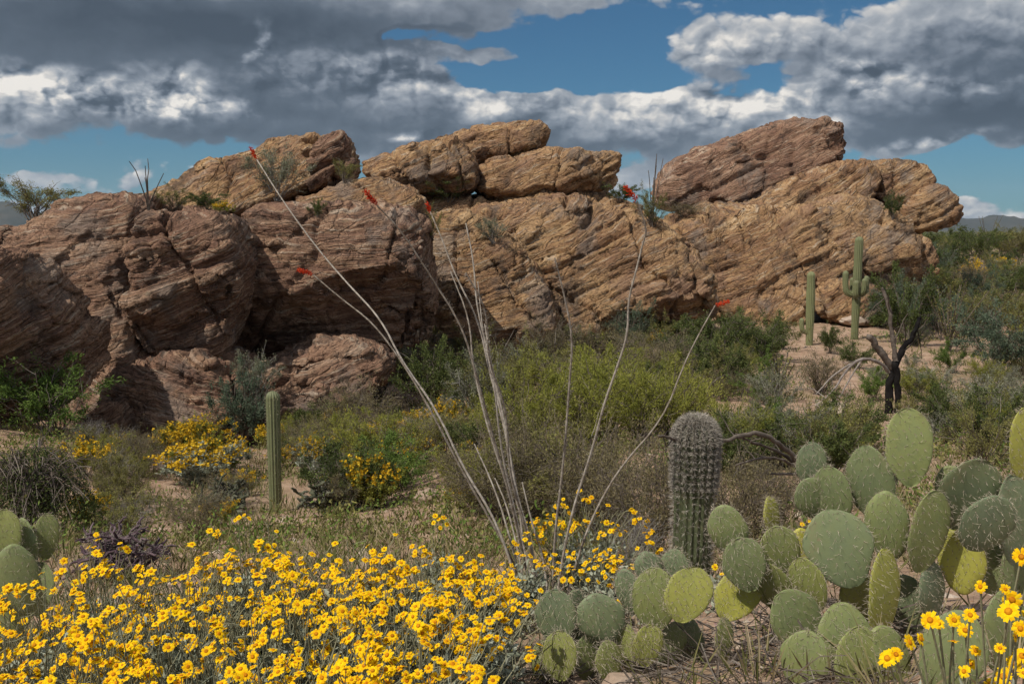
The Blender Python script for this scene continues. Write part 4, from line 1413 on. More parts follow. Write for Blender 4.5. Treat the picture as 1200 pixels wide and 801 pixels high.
# ------------------------------------------------------------------ ocotillo
def ocotillo_big():
    base = standing(640, 715, 6.0)
    r = empty('ocotillo', base)
    tag(r, "tall ocotillo of long bare grey stems with red tips, rising from the yellow flowers", 'ocotillo')
    rng = np.random.default_rng(4)
    LINES = [
        ([(618, 716), (600, 660), (575, 600), (545, 545), (510, 482), (470, 420), (441, 376), (410, 332), (375, 293), (330, 238), (301, 187)], 5.7, 0.9, (1, 0.0)),
        ([(624, 716), (606, 665), (580, 612), (540, 545), (505, 478), (468, 424), (437, 380), (400, 350), (366, 321)], 6.0, 0.3, (1, -0.9)),
        ([(628, 716), (612, 650), (600, 580), (582, 510), (562, 440), (540, 385), (510, 330), (470, 275), (441, 240)], 5.8, -0.4, (1, 0.0)),
        ([(632, 716), (618, 660), (606, 580), (590, 500), (573, 430), (556, 375), (536, 322), (514, 282), (504, 248)], 6.1, 0.5, (0.6, 0.0)),
        ([(636, 716), (622, 640), (606, 570), (592, 500), (570, 430), (558, 360), (552, 312), (546, 262)], 6.2, 0.2, (0, 0)),
        ([(634, 716), (616, 630), (598, 560), (586, 480), (578, 425), (560, 365), (546, 320)], 5.9, -0.6, (0, 0)),
        ([(640, 716), (620, 640), (608, 580), (598, 520), (580, 460), (566, 400), (560, 330)], 6.15, 0.8, (0, 0)),
        ([(648, 716), (654, 640), (662, 540), (670, 452), (672, 390), (662, 336), (650, 302)], 5.9, -0.3, (0, 0)),
        ([(650, 716), (656, 665), (670, 596), (690, 532), (706, 478), (722, 430), (732, 388), (735, 346), (741, 318), (753, 290), (755, 262), (747, 236)], 5.8, -0.5, (1.1, -0.25)),
        ([(654, 716), (664, 690), (682, 640), (702, 588), (732, 545), (772, 488), (802, 428), (822, 388), (838, 358)], 6.1, 0.5, (1, 1.1)),
        ([(630, 716), (610, 640), (594, 570), (576, 500), (560, 430), (548, 372), (528, 318)], 5.85, 0.4, (0, 0)),
        ([(638, 716), (618, 650), (602, 590), (588, 520), (578, 450), (568, 380)], 6.2, -0.3, (0, 0)),
        ([(622, 716), (600, 640), (580, 575), (556, 520)], 6.1, 0.3, (0, 0)),
        ([(626, 716), (618, 690), (606, 640), (592, 590), (580, 560)], 5.9, 0.3, (0, 0)),
        ([(645, 716), (640, 660), (626, 610), (612, 565)], 6.1, 0.1, (0, 0)),
    ]
    B = np.array(base)
    for (ln, Y0, dY, fl) in LINES:
        n = len(ln)
        pts = []
        for k, (a, c) in enumerate(ln):
            u = k / (n - 1)
            y = base.y + (Y0 - 6.0) * min(1, u * 3) * 0.6 + dY * u
            pts.append(np.array(P(a, c, y)) - B)
        pts = np.array(pts)
        pts[0] = pts[0] * np.array([1, 1, 0]) + np.array([0, 0, -0.05])
        pts[1:-1] += rng.normal(size=(n - 2, 3)) * 0.015
        pts = chaikin_open(pts, 2)
        m = len(pts)
        u = np.linspace(0, 1, m)
        mb = MB()
        mb.tube(pts, 0.0092 * (1 - 0.58 * u), 7, rng.uniform(0.38, 0.75))
        # thorns along the stem
        k = int(26 * m ** 0.7)
        uu = rng.uniform(0.08, 0.98, k)
        c = np.stack([np.interp(uu, u, pts[:, j]) for j in range(3)], -1)
        tg = unit(np.stack([np.interp(uu, u, np.gradient(pts[:, j])) for j in range(3)], -1))
        o = unit(np.cross(tg, rng.normal(size=(k, 3))))
        mb.leaves(c + o * 0.004, unit(o + tg * 0.2), tg, 0.022, 0.003, rng.uniform(0.3, 0.9, k))
        st = link('stem', mb.mesh('stem', M['ocostem'], True), r)
        if fl[0]:
            mf = MB()
            d0 = unit(pts[-1] - pts[-3] + np.array([fl[1] * 0.05, 0, 0.0]))
            k = int(110 * fl[0])
            uu = rng.uniform(0, 1, k)
            L = 0.095 * fl[0]
            ax = unit(d0 + np.array([fl[1] * 0.8, 0, 0.15]))
            c = pts[-1] + ax * (uu * L)[:, None] + rng.normal(size=(k, 3)) * 0.006
            o = unit(np.cross(np.repeat(ax[None], k, 0), rng.normal(size=(k, 3))))
            mf.leaves(c, unit(o * (1.1 - 0.7 * uu)[:, None] + ax * 0.7), ax[None].repeat(k, 0) + o, 0.022 * (1.1 - 0.6 * uu), 0.009, rng.uniform(0, 1, k), 0, 0.25)
            link('flower_tip', mf.mesh('flower_tip', M['red']), st)


ocotillo_big()


def ocotillo_far(loc, h, w, label, seed, n=16, leafy=True, bend=0.1):
    rng = np.random.default_rng(seed)
    r = empty('ocotillo', loc)
    tag(r, label, 'ocotillo', 'distant ocotillos')
    for i in range(n):
        a = rng.uniform(0, 6.283)
        s = rng.uniform(0.1, 1) * w * 0.5
        L = h * rng.uniform(0.6, 1.0)
        t = np.linspace(0, 1, 6)[:, None]
        q = np.array([math.cos(a) * s, math.sin(a) * s, L]) * np.hstack([t ** 1.3, t ** 1.3, t]) + rng.normal(size=(6, 3)) * 0.03 * h * bend * t
        q[0, 2] = -0.1
        mb = MB()
        mb.tube(q, 0.022 * (1 - 0.5 * t[:, 0]) * max(1, h / 3), 4, rng.uniform(0.2, 0.7))
        st = link('stem', mb.mesh('stem', M['twig']), r)
        if leafy:
            ml = MB()
            k = 70
            u = rng.uniform(0.15, 1, k)
            c = np.stack([np.interp(u, t[:, 0], q[:, j]) for j in range(3)], -1)
            ml.leaves(c, unit(rng.normal(size=(k, 3)) + np.array([0, 0, 0.5])), unit(rng.normal(size=(k, 3))), 0.07, 0.03, rng.uniform(0, 1, k))
            link('foliage', ml.mesh('foliage', M['olive']), st)


b = spot(1112, 412)
ocotillo_far(b, 85 * b.y / F, 90 * b.y / F, "bundle of upright grey ocotillo wands right of the dead tree", 3, 22)
b = spot(912, 470)
ocotillo_far(b, 60 * b.y / F, 70 * b.y / F, "short spreading ocotillo wands on the pale ground left of the dead tree", 5, 16)
b = spot(764, 262)
ocotillo_far(b, 82 * b.y / F, 26 * b.y / F, "thin dark ocotillo wands on the saddle before the highest slab", 6, 6, False)
b = spot(174, 246)
ocotillo_far(b, 62 * b.y / F, 40 * b.y / F, "few bare pale wands standing on top of the left wall", 7, 5, False, 0.5)
b = spot(1156, 296)
ocotillo_far(b, 44 * b.y / F, 50 * b.y / F, "spindly ocotillo on the skyline at the far right", 9, 12)

# ------------------------------------------------------------------ dead tree and dead branch
def px_path(pts, Y, B, dY=0.0):
    n = len(pts)
    return np.array([np.array(P(a, c, Y + dY * k / max(1, n - 1))) - B for k, (a, c) in enumerate(pts)])


b = standing(1045, 488, 22)
B = np.array(b)
r = empty('dead_tree', b)
tag(r, "charred forked dead tree with a pale drooping limb on bare ground", 'tree')


def limb(name, pts, r0, r1, mat, parent, Y=22, dY=0.0, B=B, seed=1, twigs=0, smooth=2):
    rng = np.random.default_rng(seed)
    q = chaikin_open(px_path(pts, Y, B, dY), smooth)
    m = len(q)
    q[1:-1] += rng.normal(size=(m - 2, 3)) * r0 * 0.16
    mb = MB()
    rad = np.linspace(r0, r1, m) * (1 + 0.12 * rng.normal(size=m))
    mb.tube(q, np.abs(rad), 8, rng.uniform(0.3, 0.7))
    for k in range(twigs):
        i = rng.integers(m // 3, m)
        d = unit(unit(q[min(i + 1, m - 1)] - q[max(i - 1, 0)]) * 0.7 + rng.normal(size=3) * 0.7)
        t = np.linspace(0, 1, 5)[:, None]
        L = r0 * rng.uniform(5, 14)
        mb.tube(q[i] + d * L * t + rng.normal(size=(5, 3)) * r0 * 0.5 * t, min(r1 * 0.6, 0.014) * (1 - 0.6 * t[:, 0]), 4, rng.uniform(0.4, 0.9))
    return link(name, mb.mesh(name, M[mat], True), parent)


S = 22 / F
limb('trunk', [(1041, 492), (1042, 470), (1043, 448), (1046, 428)], 4.6 * S, 4.2 * S, 'char', r)
limb('trunk', [(1051, 492), (1053, 468), (1052, 446), (1048, 426)], 3.8 * S, 3.4 * S, 'char', r, dY=-0.1)
limb('limb', [(1046, 434), (1037, 418), (1026, 404), (1018, 394)], 4.4 * S, 3.6 * S, 'twig', r, dY=-0.2)
limb('limb', [(1047, 434), (1055, 414), (1062, 404), (1072, 388), (1078, 372)], 5.0 * S, 1.8 * S, 'char', r, dY=0.3, twigs=4)
limb('limb', [(1050, 424), (1047, 402), (1044, 378), (1040, 354), (1034, 338)], 3.2 * S, 1.8 * S, 'twig', r, dY=0.5, twigs=3)
lb = limb('limb', [(1042, 436), (1032, 424), (1012, 419), (998, 426), (986, 442), (978, 456), (968, 466)], 2.4 * S, 0.8 * S, 'palewood', r, dY=-0.9, twigs=8)
limb('twig', [(998, 426), (984, 434), (970, 446), (956, 462)], 1.4 * S, 0.6 * S, 'palewood', lb, dY=-0.4, twigs=3)
limb('twig', [(1012, 419), (1000, 436), (990, 455), (980, 470)], 1.2 * S, 0.6 * S, 'palewood', lb, dY=-0.2, twigs=3)

b = standing(965, 600, 7.4)
B2 = np.array(b)
r = empty('dead_branch', b)
tag(r, "fallen dark forked branch reaching left from behind the prickly pear to the thick saguaro", 'branch')
S = 7.2 / F
limb('limb', [(966, 612), (952, 570), (936, 540), (915, 521), (894, 508), (867, 509), (854, 517), (820, 520), (790, 514), (772, 510)], 4.2 * S, 1.2 * S, 'twig', r, 7.3, -1.1, B2, 2, 5)
limb('limb', [(958, 590), (932, 540), (905, 526), (879, 517), (862, 508)], 3.0 * S, 1.0 * S, 'twig', r, 7.35, -0.6, B2, 3, 3)
limb('limb', [(962, 600), (944, 553), (930, 544), (911, 536), (888, 536), (862, 545)], 3.0 * S, 1.0 * S, 'twig', r, 7.4, -0.7, B2, 4, 4)
limb('limb', [(960, 590), (946, 553), (926, 555), (904, 555)], 3.0 * S, 1.0 * S, 'twig', r, 7.25, -0.3, B2, 5, 2)

# ------------------------------------------------------------------ prickly pears
def pad_meshes(L, W, T, var, seed, spines=70, bend=0.12):
    """one pad: base at the origin, growing along +Z, flat side towards -Y"""
    rng = np.random.default_rng(seed)
    nu, nv = 22, 16
    ph = rng.uniform(0, 6.28)

    def half(t):
        return W * 0.5 * (np.clip(np.sin(np.pi * np.clip(t, 0, 1) ** 1.12), 0, 1) ** 0.52 * (0.90 + 0.12 * t) + 0.10 * (1 - t) ** 3)

    def surf(t, s, side):
        w = half(t)
        x = w * s * (1 + 0.035 * np.sin(t * 7 + ph) + 0.03 * np.sin(t * 13 + ph * 2 + s)) + W * 0.05 * np.sin(t * 3 + ph)
        z = L * t + 0.06 * W * t * (np.sin(4.4 * x / W + ph) - math.sin(ph))
        th = T * 0.5 * np.sqrt(np.clip(1 - np.abs(s) ** 2.6, 0, 1)) * np.clip(np.sin(np.pi * np.clip(t, 0.002, 0.998)) ** 0.35, 0, 1) * (1 + 0.10 * np.sin(5 * x / W + 4 * t + ph))
        y = side * th + bend * L * ((t - 0.4) ** 2) + 0.05 * W * (s * s) * math.sin(ph)
        return np.stack([x, y, z], -1)
    mb, msp = MB(), MB()
    t = 0.5 - 0.5 * np.cos(np.pi * np.linspace(0, 1, nu))
    s = np.sin(np.linspace(-np.pi / 2, np.pi / 2, nv))
    tt, ss = np.meshgrid(t, s, indexing='ij')
    i, j = np.meshgrid(np.arange(nu - 1), np.arange(nv - 1), indexing='ij')
    f = np.stack([i * nv + j, i * nv + j + 1, (i + 1) * nv + j + 1, (i + 1) * nv + j], -1).reshape(-1, 4)
    mb.add(surf(tt.ravel(), ss.ravel(), -1.0), f, var)
    mb.add(surf(tt.ravel(), ss.ravel(), 1.0), f[:, ::-1], var)
    # areoles in slanting rows with spines
    at, as_ = [], []
    step = 0.105
    row = 0
    z = 0.12
    while z < 0.99:
        for x in np.arange(-0.9 + (row % 2) * 0.16, 0.95, 0.32):
            at.append(z + rng.normal() * 0.012)
            as_.append(np.clip(x + rng.normal() * 0.03, -0.97, 0.97))
        z += step
        row += 1
    for tq in np.linspace(0.2, 0.99, 12):
        at += [tq, tq]
        as_ += [-0.99, 0.99]
    at, as_ = np.array(at), np.array(as_)
    for side in (-1.0, 1.0):
        p = surf(at, as_, side)
        nrm = unit(np.stack([as_ * 0.9 * np.abs(as_) ** 2, np.full(len(at), side * 1.0), np.clip(at - 0.75, 0, 1) * 3.0], -1))
        a = unit(np.cross(nrm, np.array([0.1, 0.2, 1.0])))
        b_ = np.cross(nrm, a)
        rr = 0.0032
        for k in range(4):
            c0, c1 = math.cos(k * math.pi / 2), math.sin(k * math.pi / 2)
            d0, d1 = math.cos((k + 1) * math.pi / 2), math.sin((k + 1) * math.pi / 2)
            q = p + nrm * 0.0025
            v = np.stack([q, p + rr * (a * c0 + b_ * c1), p + rr * (a * d0 + b_ * d1)], 1).reshape(-1, 3)
            msp.add(v, np.arange(len(v)).reshape(-1, 3), 0.15)
        for k in range(4):
            d = unit(nrm * 0.8 + rng.normal(size=(len(at), 3)) * 0.55 + np.array([0, 0, -0.35]))
            msp.leaves(p, d, unit(rng.normal(size=d.shape)), rng.uniform(0.012, 0.036, len(at)), 0.0014, rng.uniform(0.3, 1.0, len(at)))
    return mb.mesh('pad', M['pad'], True), msp.mesh('spines', M['spine'])


def prickly_pear(name, base, label, pads, depth, thick=0.028, seed=0):
    r = empty(name, base)
    tag(r, label, 'cactus', 'prickly pear clumps')
    B = Vector(base)
    for k, (bx, by, tx, ty, w, dd, yaw, pitch, var) in enumerate(pads):
        Y = depth + dd
        p0, p1 = P(bx, by, Y), P(tx, ty, Y)
        p0 = p0 + (p0 - p1) * 0.10
        p1 = p1 + (p1 - p0) * 0.05
        ax = p1 - p0
        L = ax.length
        W = 1.14 * w * Y / F / max(0.5, math.cos(R(yaw)))
        me, ms = pad_meshes(L / max(0.5, math.cos(R(pitch))), W, thick, var, seed * 100 + k)
        pad = link('pad', me, r)
        z = ax.normalized()
        y = Vector((0, 1, 0))
        y = (y - z * y.dot(z)).normalized()
        x = y.cross(z)
        rot = Matrix((x, y, z)).transposed()
        rot = rot @ Matrix.Rotation(R(pitch), 3, 'X') @ Matrix.Rotation(R(yaw), 3, 'Z')
        pad.matrix_local = Matrix.Translation(p0 - B) @ rot.to_4x4()
        link('spines', ms, pad)
    return r


BIG = [
    # base x,y, tip x,y, width, depth offset, yaw, pitch (tip leaning away +), hue 0 blue-green .. 1 yellow
    (1070, 562, 1062, 486, 56, 0.10, 10, -8, 0.42),
    (1026, 602, 1006, 526, 42, 0.25, -38, 6, 0.22),
    (1030, 580, 1052, 528, 30, 0.42, 20, 6, 0.10),
    (1040, 652, 1037, 578, 46, 0.05, -15, 8, 0.38),
    (1080, 662, 1088, 578, 50, 0.00, 18, 6, 0.40),
    (1116, 612, 1146, 540, 70, 0.06, 12, 10, 0.15),
    (1142, 640, 1150, 578, 56, -0.06, -8, 22, 0.05),
    (1192, 652, 1186, 562, 52, 0.02, 25, 0, 0.10),
    (1204, 560, 1194, 482, 44, 0.30, 10, 6, 0.75),
    (1000, 680, 978, 604, 72, -0.10, -6, -6, 0.18),
    (1032, 742, 1036, 650, 44, -0.14, 30, 0, 0.72),
    (1128, 690, 1128, 620, 50, 0.08, -12, -4, 0.82),
    (1094, 722, 1086, 660, 40, 0.06, 35, 10, 0.04),
    (858, 645, 842, 594, 42, 0.05, -14, 8, 0.36),
    (882, 686, 862, 632, 46, -0.02, -10, 6, 0.28),
    (920, 672, 904, 616, 44, 0.02, -8, 12, 0.45),
    (938, 712, 938, 622, 46, 0.12, 8, 6, 0.92),
    (956, 712, 934, 656, 34, -0.04, -42, 4, 0.55),
    (952, 752, 908, 700, 58, -0.18, 8, 8, 0.34),
    (996, 788, 980, 716, 62, -0.45, 4, -5, 0.40),
    (852, 722, 878, 676, 50, 0.02, -4, -18, 0.80),
    (906, 626, 902, 584, 20, 0.24, 40, 0, 0.80),
    (952, 566, 946, 520, 32, 0.45, -10, 6, 0.12),
    (985, 612, 966, 548, 36, 0.30, -30, 6, 0.30),
    (920, 712, 886, 656, 38, 0.06, -40, 14, 0.50),
    (1002, 806, 1004, 742, 56, -0.55, 16, -6, 0.50),
    (966, 600, 936, 566, 44, 0.34, -8, 12, 0.30),
    (1070, 740, 1052, 676, 44, 0.18, -25, 6, 0.12),
    (1012, 724, 996, 668, 40, 0.14, 10, 6, 0.60),
    (1160, 690, 1168, 630, 50, 0.20, -15, 0, 0.30),
    (1140, 600, 1110, 548, 40, 0.22, -20, 6, 0.40),
    (1196, 690, 1202, 630, 50, 0.14, 10, 0, 0.25),
    (1050, 806, 1030, 738, 54, -0.50, 18, 2, 0.45),
    (1106, 808, 1116, 718, 66, -0.75, -20, 4, 0.30),
    (1176, 780, 1168, 696, 60, -0.6, 16, 6, 0.35),
    (940, 806, 950, 742, 50, -0.5, -20, 4, 0.40),
]
b = standing(1030, 812, 4.15)
prickly_pear('prickly_pear', b, "sprawling prickly pear with big grey-green and yellowish pads, right of the thick saguaro", BIG, 4.25, seed=1)

SMALL = [
    (656, 752, 650, 692, 44, 0.00, -10, 4, 0.10),
    (676, 752, 672, 694, 30, 0.08, 35, 4, 0.15),
    (712, 748, 700, 698, 56, -0.02, 6, 2, 0.16),
    (660, 792, 652, 742, 38, -0.10, -15, 0, 0.55),
    (690, 792, 692, 744, 36, 0.02, 20, 4, 0.40),
    (770, 732, 760, 668, 50, 0.04, -12, 4, 0.45),
    (800, 724, 812, 672, 54, -0.05, 6, -14, 0.70),
    (764, 682, 758, 648, 32, 0.16, 8, 0, 0.10),
    (790, 682, 786, 646, 32, 0.18, -12, 0, 0.12),
    (740, 716, 732, 668, 28, 0.12, -25, 6, 0.12),
    (758, 776, 760, 734, 34, -0.08, 10, 0, 0.65),
    (736, 780, 732, 732, 28, 0.0, -28, 0, 0.55),
    (718, 798, 712, 752, 30, -0.06, 24, 2, 0.50),
    (850, 770, 848, 726, 22, 0.02, 30, 0, 0.50),
    (812, 772, 800, 722, 30, 0.14, -20, 4, 0.10),
    (782, 776, 788, 730, 34, 0.10, 16, 4, 0.30),
    (640, 800, 634, 752, 30, 0.06, -20, 2, 0.45),
]
b = standing(720, 812, 4.0)
prickly_pear('prickly_pear', b, "low small-padded prickly pear clump at the foot of the ocotillo", SMALL, 4.05, thick=0.022, seed=2)

LEFT = [
    (8, 660, 4, 600, 36, 0.0, 10, 0, 0.5),
    (34, 668, 28, 610, 34, 0.1, -20, 4, 0.35),
    (56, 650, 54, 604, 24, 0.15, 25, 2, 0.45),
    (24, 712, 20, 640, 46, -0.1, 15, 6, 0.3),
    (-8, 712, -4, 650, 46, -0.05, -10, 0, 0.4),
    (44, 716, 50, 660, 40, 0.1, -15, 4, 0.3),
    (12, 740, 10, 690, 40, 0.1, 10, 0, 0.4),
    (-20, 660, -22, 610, 40, 0.1, 12, 0, 0.4),
]
b = standing(18, 760, 5.6)
prickly_pear('prickly_pear', b, "half-shaded prickly pear cut by the left edge, beside the yellow flowers", LEFT, 5.6, seed=3)
b = standing(1134, 470, 24)

# ------------------------------------------------------------------ brittlebushes
def flower_mesh(seed, petals=11):
    rng = np.random.default_rng(seed)
    mb = MB()
    for k in range(petals):
        a = 2 * math.pi * k / petals + rng.normal() * 0.09
        L = rng.uniform(0.86, 1.08)
        w = rng.uniform(0.19, 0.25)
        dr = rng.uniform(-0.22, 0.12)
        ca, sa = math.cos(a), math.sin(a)

        def pt(r, s, z):
            return (r * ca - s * sa, r * sa + s * ca, z)
        v = [pt(0.2, -w * 0.4, 0.0), pt(0.2, w * 0.4, 0.0), pt(L * 0.65, -w, 0.06 + dr * 0.4), pt(L * 0.65, 0, 0.10 + dr * 0.4), pt(L * 0.65, w, 0.06 + dr * 0.4),
             pt(L * 0.97, -w * 0.75, dr), pt(L * 0.92, 0, 0.03 + dr), pt(L, w * 0.7, dr)]
        mb.add(v, [(0, 2, 3), (0, 3, 1), (1, 3, 4)], rng.uniform(0.1, 0.9))
        mb.add(v, [(2, 5, 6, 3), (3, 6, 7, 4)], rng.uniform(0.1, 0.9))
    # domed centre
    n = 9
    rings = [(0.34, 0.02), (0.32, 0.13), (0.2, 0.21)]
    v = [(r_ * math.cos(2 * math.pi * j / n), r_ * math.sin(2 * math.pi * j / n), z) for r_, z in rings for j in range(n)] + [(0, 0, 0.23)]
    f = [(i * n + j, i * n + (j + 1) % n, (i + 1) * n + (j + 1) % n, (i + 1) * n + j) for i in range(2) for j in range(n)]
    mb.add(v, f, 0.4, 1)
    mb.add(v, [(2 * n + j, 2 * n + (j + 1) % n, 3 * n) for j in range(n)], 0.8, 1)
    # green cup below
    v = [(0.3 * math.cos(2 * math.pi * j / n), 0.3 * math.sin(2 * math.pi * j / n), -0.01) for j in range(n)] + [(0, 0, -0.28)]
    mb.add(v, [((j + 1) % n, j, n) for j in range(n)], 0.3, 2)
    return mb.mesh('flower', [M['petal'], M['disc'], M['bright']])


FLOWERS = [flower_mesh(s, p) for s, p in ((1, 11), (2, 10), (3, 12), (4, 9), (5, 11))]


def put_flower(p, d, r, parent, rng):
    fl = bpy.data.objects.new('flower', FLOWERS[rng.integers(len(FLOWERS))])
    COL.objects.link(fl)
    fl.parent = parent
    q = Vector(d).to_track_quat('Z', 'Y')
    fl.rotation_mode = 'QUATERNION'
    from mathutils import Quaternion
    fl.rotation_quaternion = q @ Quaternion((0, 0, 1), rng.uniform(0, 6.28))
    fl.location = p
    fl.scale = (r, r, r * rng.uniform(0.7, 1.3))
    return fl


def brittle(base, rx, h, label, seed, nstems=46, maxfl=96, tips=None, fr=0.0188, ll=0.055, group='brittlebushes of the yellow flower mass', leafk=40, sparse=1.0):
    """grey-green mound with thin stalks; tips: explicit flower places, else spread over the mound"""
    rng = np.random.default_rng(seed)
    B = np.array(base)
    r = empty('brittlebush', base)
    tag(r, label, 'flower bush', group)
    ms, ml = MB(), MB()
    heads = []
    lc, ld = [], []
    for s in range(nstems):
        a = rng.uniform(0, 6.283)
        u = math.sqrt(rng.uniform(0.0, 1.0))
        end = np.array([math.cos(a) * u * rx * 0.9, math.sin(a) * u * rx * 0.9, h * 0.72 * (1 - 0.45 * u * u) * rng.uniform(0.8, 1.1)])
        t = np.linspace(0, 1, 6)[:, None]
        q = np.hstack([t ** 1.2 * end[0], t ** 1.2 * end[1], t ** 0.8 * end[2]]) + rng.normal(size=(6, 3)) * 0.02 * t
        q[0] = (rng.normal() * 0.02, rng.normal() * 0.02, -0.05)
        ms.tube(q, 0.006 * (1 - 0.6 * t[:, 0]), 4, rng.uniform(0.2, 0.9))
        k = leafk
        w_ = rng.uniform(0.3, 1.02, k)
        c = np.stack([np.interp(w_, t[:, 0], q[:, j]) for j in range(3)], -1) + rng.normal(size=(k, 3)) * 0.03
        lc.append(c)
        ld.append(unit(unit(q[-1] - q[-2])[None] * 0.4 + rng.normal(size=(k, 3)) * 0.75 + np.array([0, 0, 0.35])))
        if tips is None and rng.uniform() < sparse:
            for st in range(rng.integers(1, 4)):
                d = unit(np.array([end[0] * 0.9, end[1] * 0.9, h * 0.9]) + rng.normal(size=3) * h * 0.28)
                L = h * rng.uniform(0.22, 0.42)
                hub = q[-1] + d * L
                ms.tube(np.stack([q[-1], q[-1] + d * L * 0.5 + rng.normal(size=3) * 0.01, hub]), [0.0028, 0.0024, 0.002], 3, 0.7)
                for f in range(rng.integers(1, 5)):
                    dd = unit(d * 0.6 + rng.normal(size=3) * 0.55 + np.array([0, 0, 0.3]))
                    tip = hub + dd * rng.uniform(0.02, 0.07)
                    ms.tube(np.stack([hub, (hub + tip) / 2 + rng.normal(size=3) * 0.003, tip]), [0.002, 0.0017, 0.0014], 3, 0.7)
                    heads.append((tip, unit(dd + np.array([-0.25, -0.45, 0.7]) + rng.normal(size=3) * 0.35)))
    if tips is not None:
        for (tip, d) in tips:
            tip = np.array(tip) - B
            c0 = np.array([tip[0] * 0.45, tip[1] * 0.45, tip[2] * 0.45]) + rng.normal(size=3) * 0.02
            mid = (c0 + tip) / 2 + np.array([0, 0, 0.03]) + rng.normal(size=3) * 0.012
            ms.tube(chaikin_open(np.stack([c0, mid, tip]), 2), np.linspace(0.0032, 0.0018, 10)[:len(chaikin_open(np.stack([c0, mid, tip]), 2))] if False else 0.0022, 4, 0.7)
            heads.append((tip, d))
    c, d = np.vstack(lc), np.vstack(ld)
    keep = c[:, 2] > 0.01
    c, d = c[keep], d[keep]
    n = len(c)
    ml.leaves(c, d, unit(rng.normal(size=(n, 3)) + np.array([0, -0.2, 0.8])), ll * rng.uniform(0.55, 1.2, n), ll * 0.42 * rng.uniform(0.7, 1.15, n), rng.uniform(0.05, 0.95, n), 0, 0.14)
    link('stems', ms.mesh('stems', M['herb']), r)
    link('foliage', ml.mesh('foliage', M['silver']), r)
    rng.shuffle(heads)
    if len(heads) > maxfl:
        # the ones that show best are flowers of their own, the rest one mass
        heads.sort(key=lambda q: q[0][1] - 0.8 * q[0][2] + rng.uniform(0, 0.15))
        mr = MB()
        for (p, dd) in heads[maxfl:maxfl + 60]:
            me = FLOWERS[rng.integers(len(FLOWERS))]
            nv = len(me.vertices)
            co = np.empty(nv * 3, dtype=np.float32)
            me.vertices.foreach_get('co', co)
            co = co.reshape(-1, 3) * fr * rng.uniform(0.7, 1.1)
            rot = np.array(Vector(dd).to_track_quat('Z', 'Y').to_matrix())
            co = co @ rot.T + np.array(p)
            for key, nsz in (('3', 3), ('4', 4)):
                for mi in (0, 1, 2):
                    fs = [list(q.vertices) for q in me.polygons if len(q.vertices) == nsz and q.material_index == mi]
                    if fs:
                        used = sorted({i for q in fs for i in q})
                        mp = {i: n_ for n_, i in enumerate(used)}
                        mr.add(co[used], [[mp[i] for i in q] for q in fs], rng.uniform(0.1, 0.9), mi)
        tag(link('blossoms', mr.mesh('blossoms', [M['petal'], M['disc'], M['bright']]), r), kind='stuff')
    for (p, dd) in heads[:maxfl]:
        put_flower(p, dd, fr * rng.uniform(0.6, 1.2), r, rng)
    return r


ROWS = [
    # px, top py, Y, radius, label
    (-10, 772, 3.10, 0.34, "brittlebush filling the lower left corner of the flower mass"),
    (120, 752, 3.12, 0.36, "brittlebush in the front row, right of the corner one"),
    (262, 748, 3.05, 0.36, "brittlebush in the middle of the front row of yellow flowers"),
    (380, 745, 3.10, 0.34, "brittlebush in the front row, left of the last two before the pads"),
    (490, 748, 3.15, 0.30, "brittlebush in the front row nearest the small-padded prickly pear"),
    (60, 708, 3.75, 0.36, "brittlebush in the second row, next to the left prickly pear"),
    (200, 700, 3.70, 0.38, "brittlebush in the second row, below the purple cholla"),
    (345, 694, 3.72, 0.38, "brittlebush in the second row, below the thin saguaro"),
    (455, 694, 3.70, 0.34, "brittlebush in the second row, halfway between thin saguaro and ocotillo"),
    (535, 700, 3.85, 0.28, "brittlebush in the second row, left of the ocotillo base"),
    (112, 664, 4.45, 0.36, "brittlebush at the upper left of the flower mass"),
    (235, 664, 4.50, 0.34, "brittlebush at the back of the flower mass, left of the thin saguaro"),
    (316, 640, 4.75, 0.30, "brittlebush poking highest at the back, under the thin saguaro"),
    (410, 650, 4.60, 0.34, "brittlebush at the back, right of the thin saguaro"),
    (486, 652, 4.60, 0.32, "brittlebush at the back, left of the ocotillo stems"),
    (558, 662, 4.75, 0.24, "brittlebush at the back, touching the ocotillo stems"),
]
for k, (px, ty, Y, rx, lab) in enumerate(ROWS):
    tp = P(px, ty + (4 if px < 260 else 10), Y)
    g = gz(tp.x, tp.y)
    brittle((tp.x, tp.y, g), rx, max(0.35, (tp.z - g)) * 1.0, lab, 50 + k, nstems=62, maxfl=99)
tp = P(690, 598, 6.3)
brittle((tp.x, tp.y, gz(tp.x, tp.y)), 0.34, tp.z - gz(tp.x, tp.y), "brittlebush behind the right ocotillo stems", 80, nstems=40, maxfl=80)
tp = P(720, 664, 5.4)
brittle((tp.x, tp.y, gz(tp.x, tp.y)), 0.20, tp.z - gz(tp.x, tp.y), "small brittlebush between ocotillo and small-padded prickly pear", 81, nstems=20, maxfl=34)
tp = P(612, 640, 5.6)
brittle((tp.x, tp.y, gz(tp.x, tp.y)), 0.22, tp.z - gz(tp.x, tp.y), "sparse brittlebush among the feet of the ocotillo stems", 82, nstems=22, maxfl=26, sparse=0.6)


def tips_px(lst, Y, jit, seed):
    rng = np.random.default_rng(seed)
    return [(P(a, c, Y + rng.uniform(-jit, jit)), unit(np.array([-0.2, -0.55, 0.75]) + rng.normal(size=3) * 0.35)) for a, c in lst]


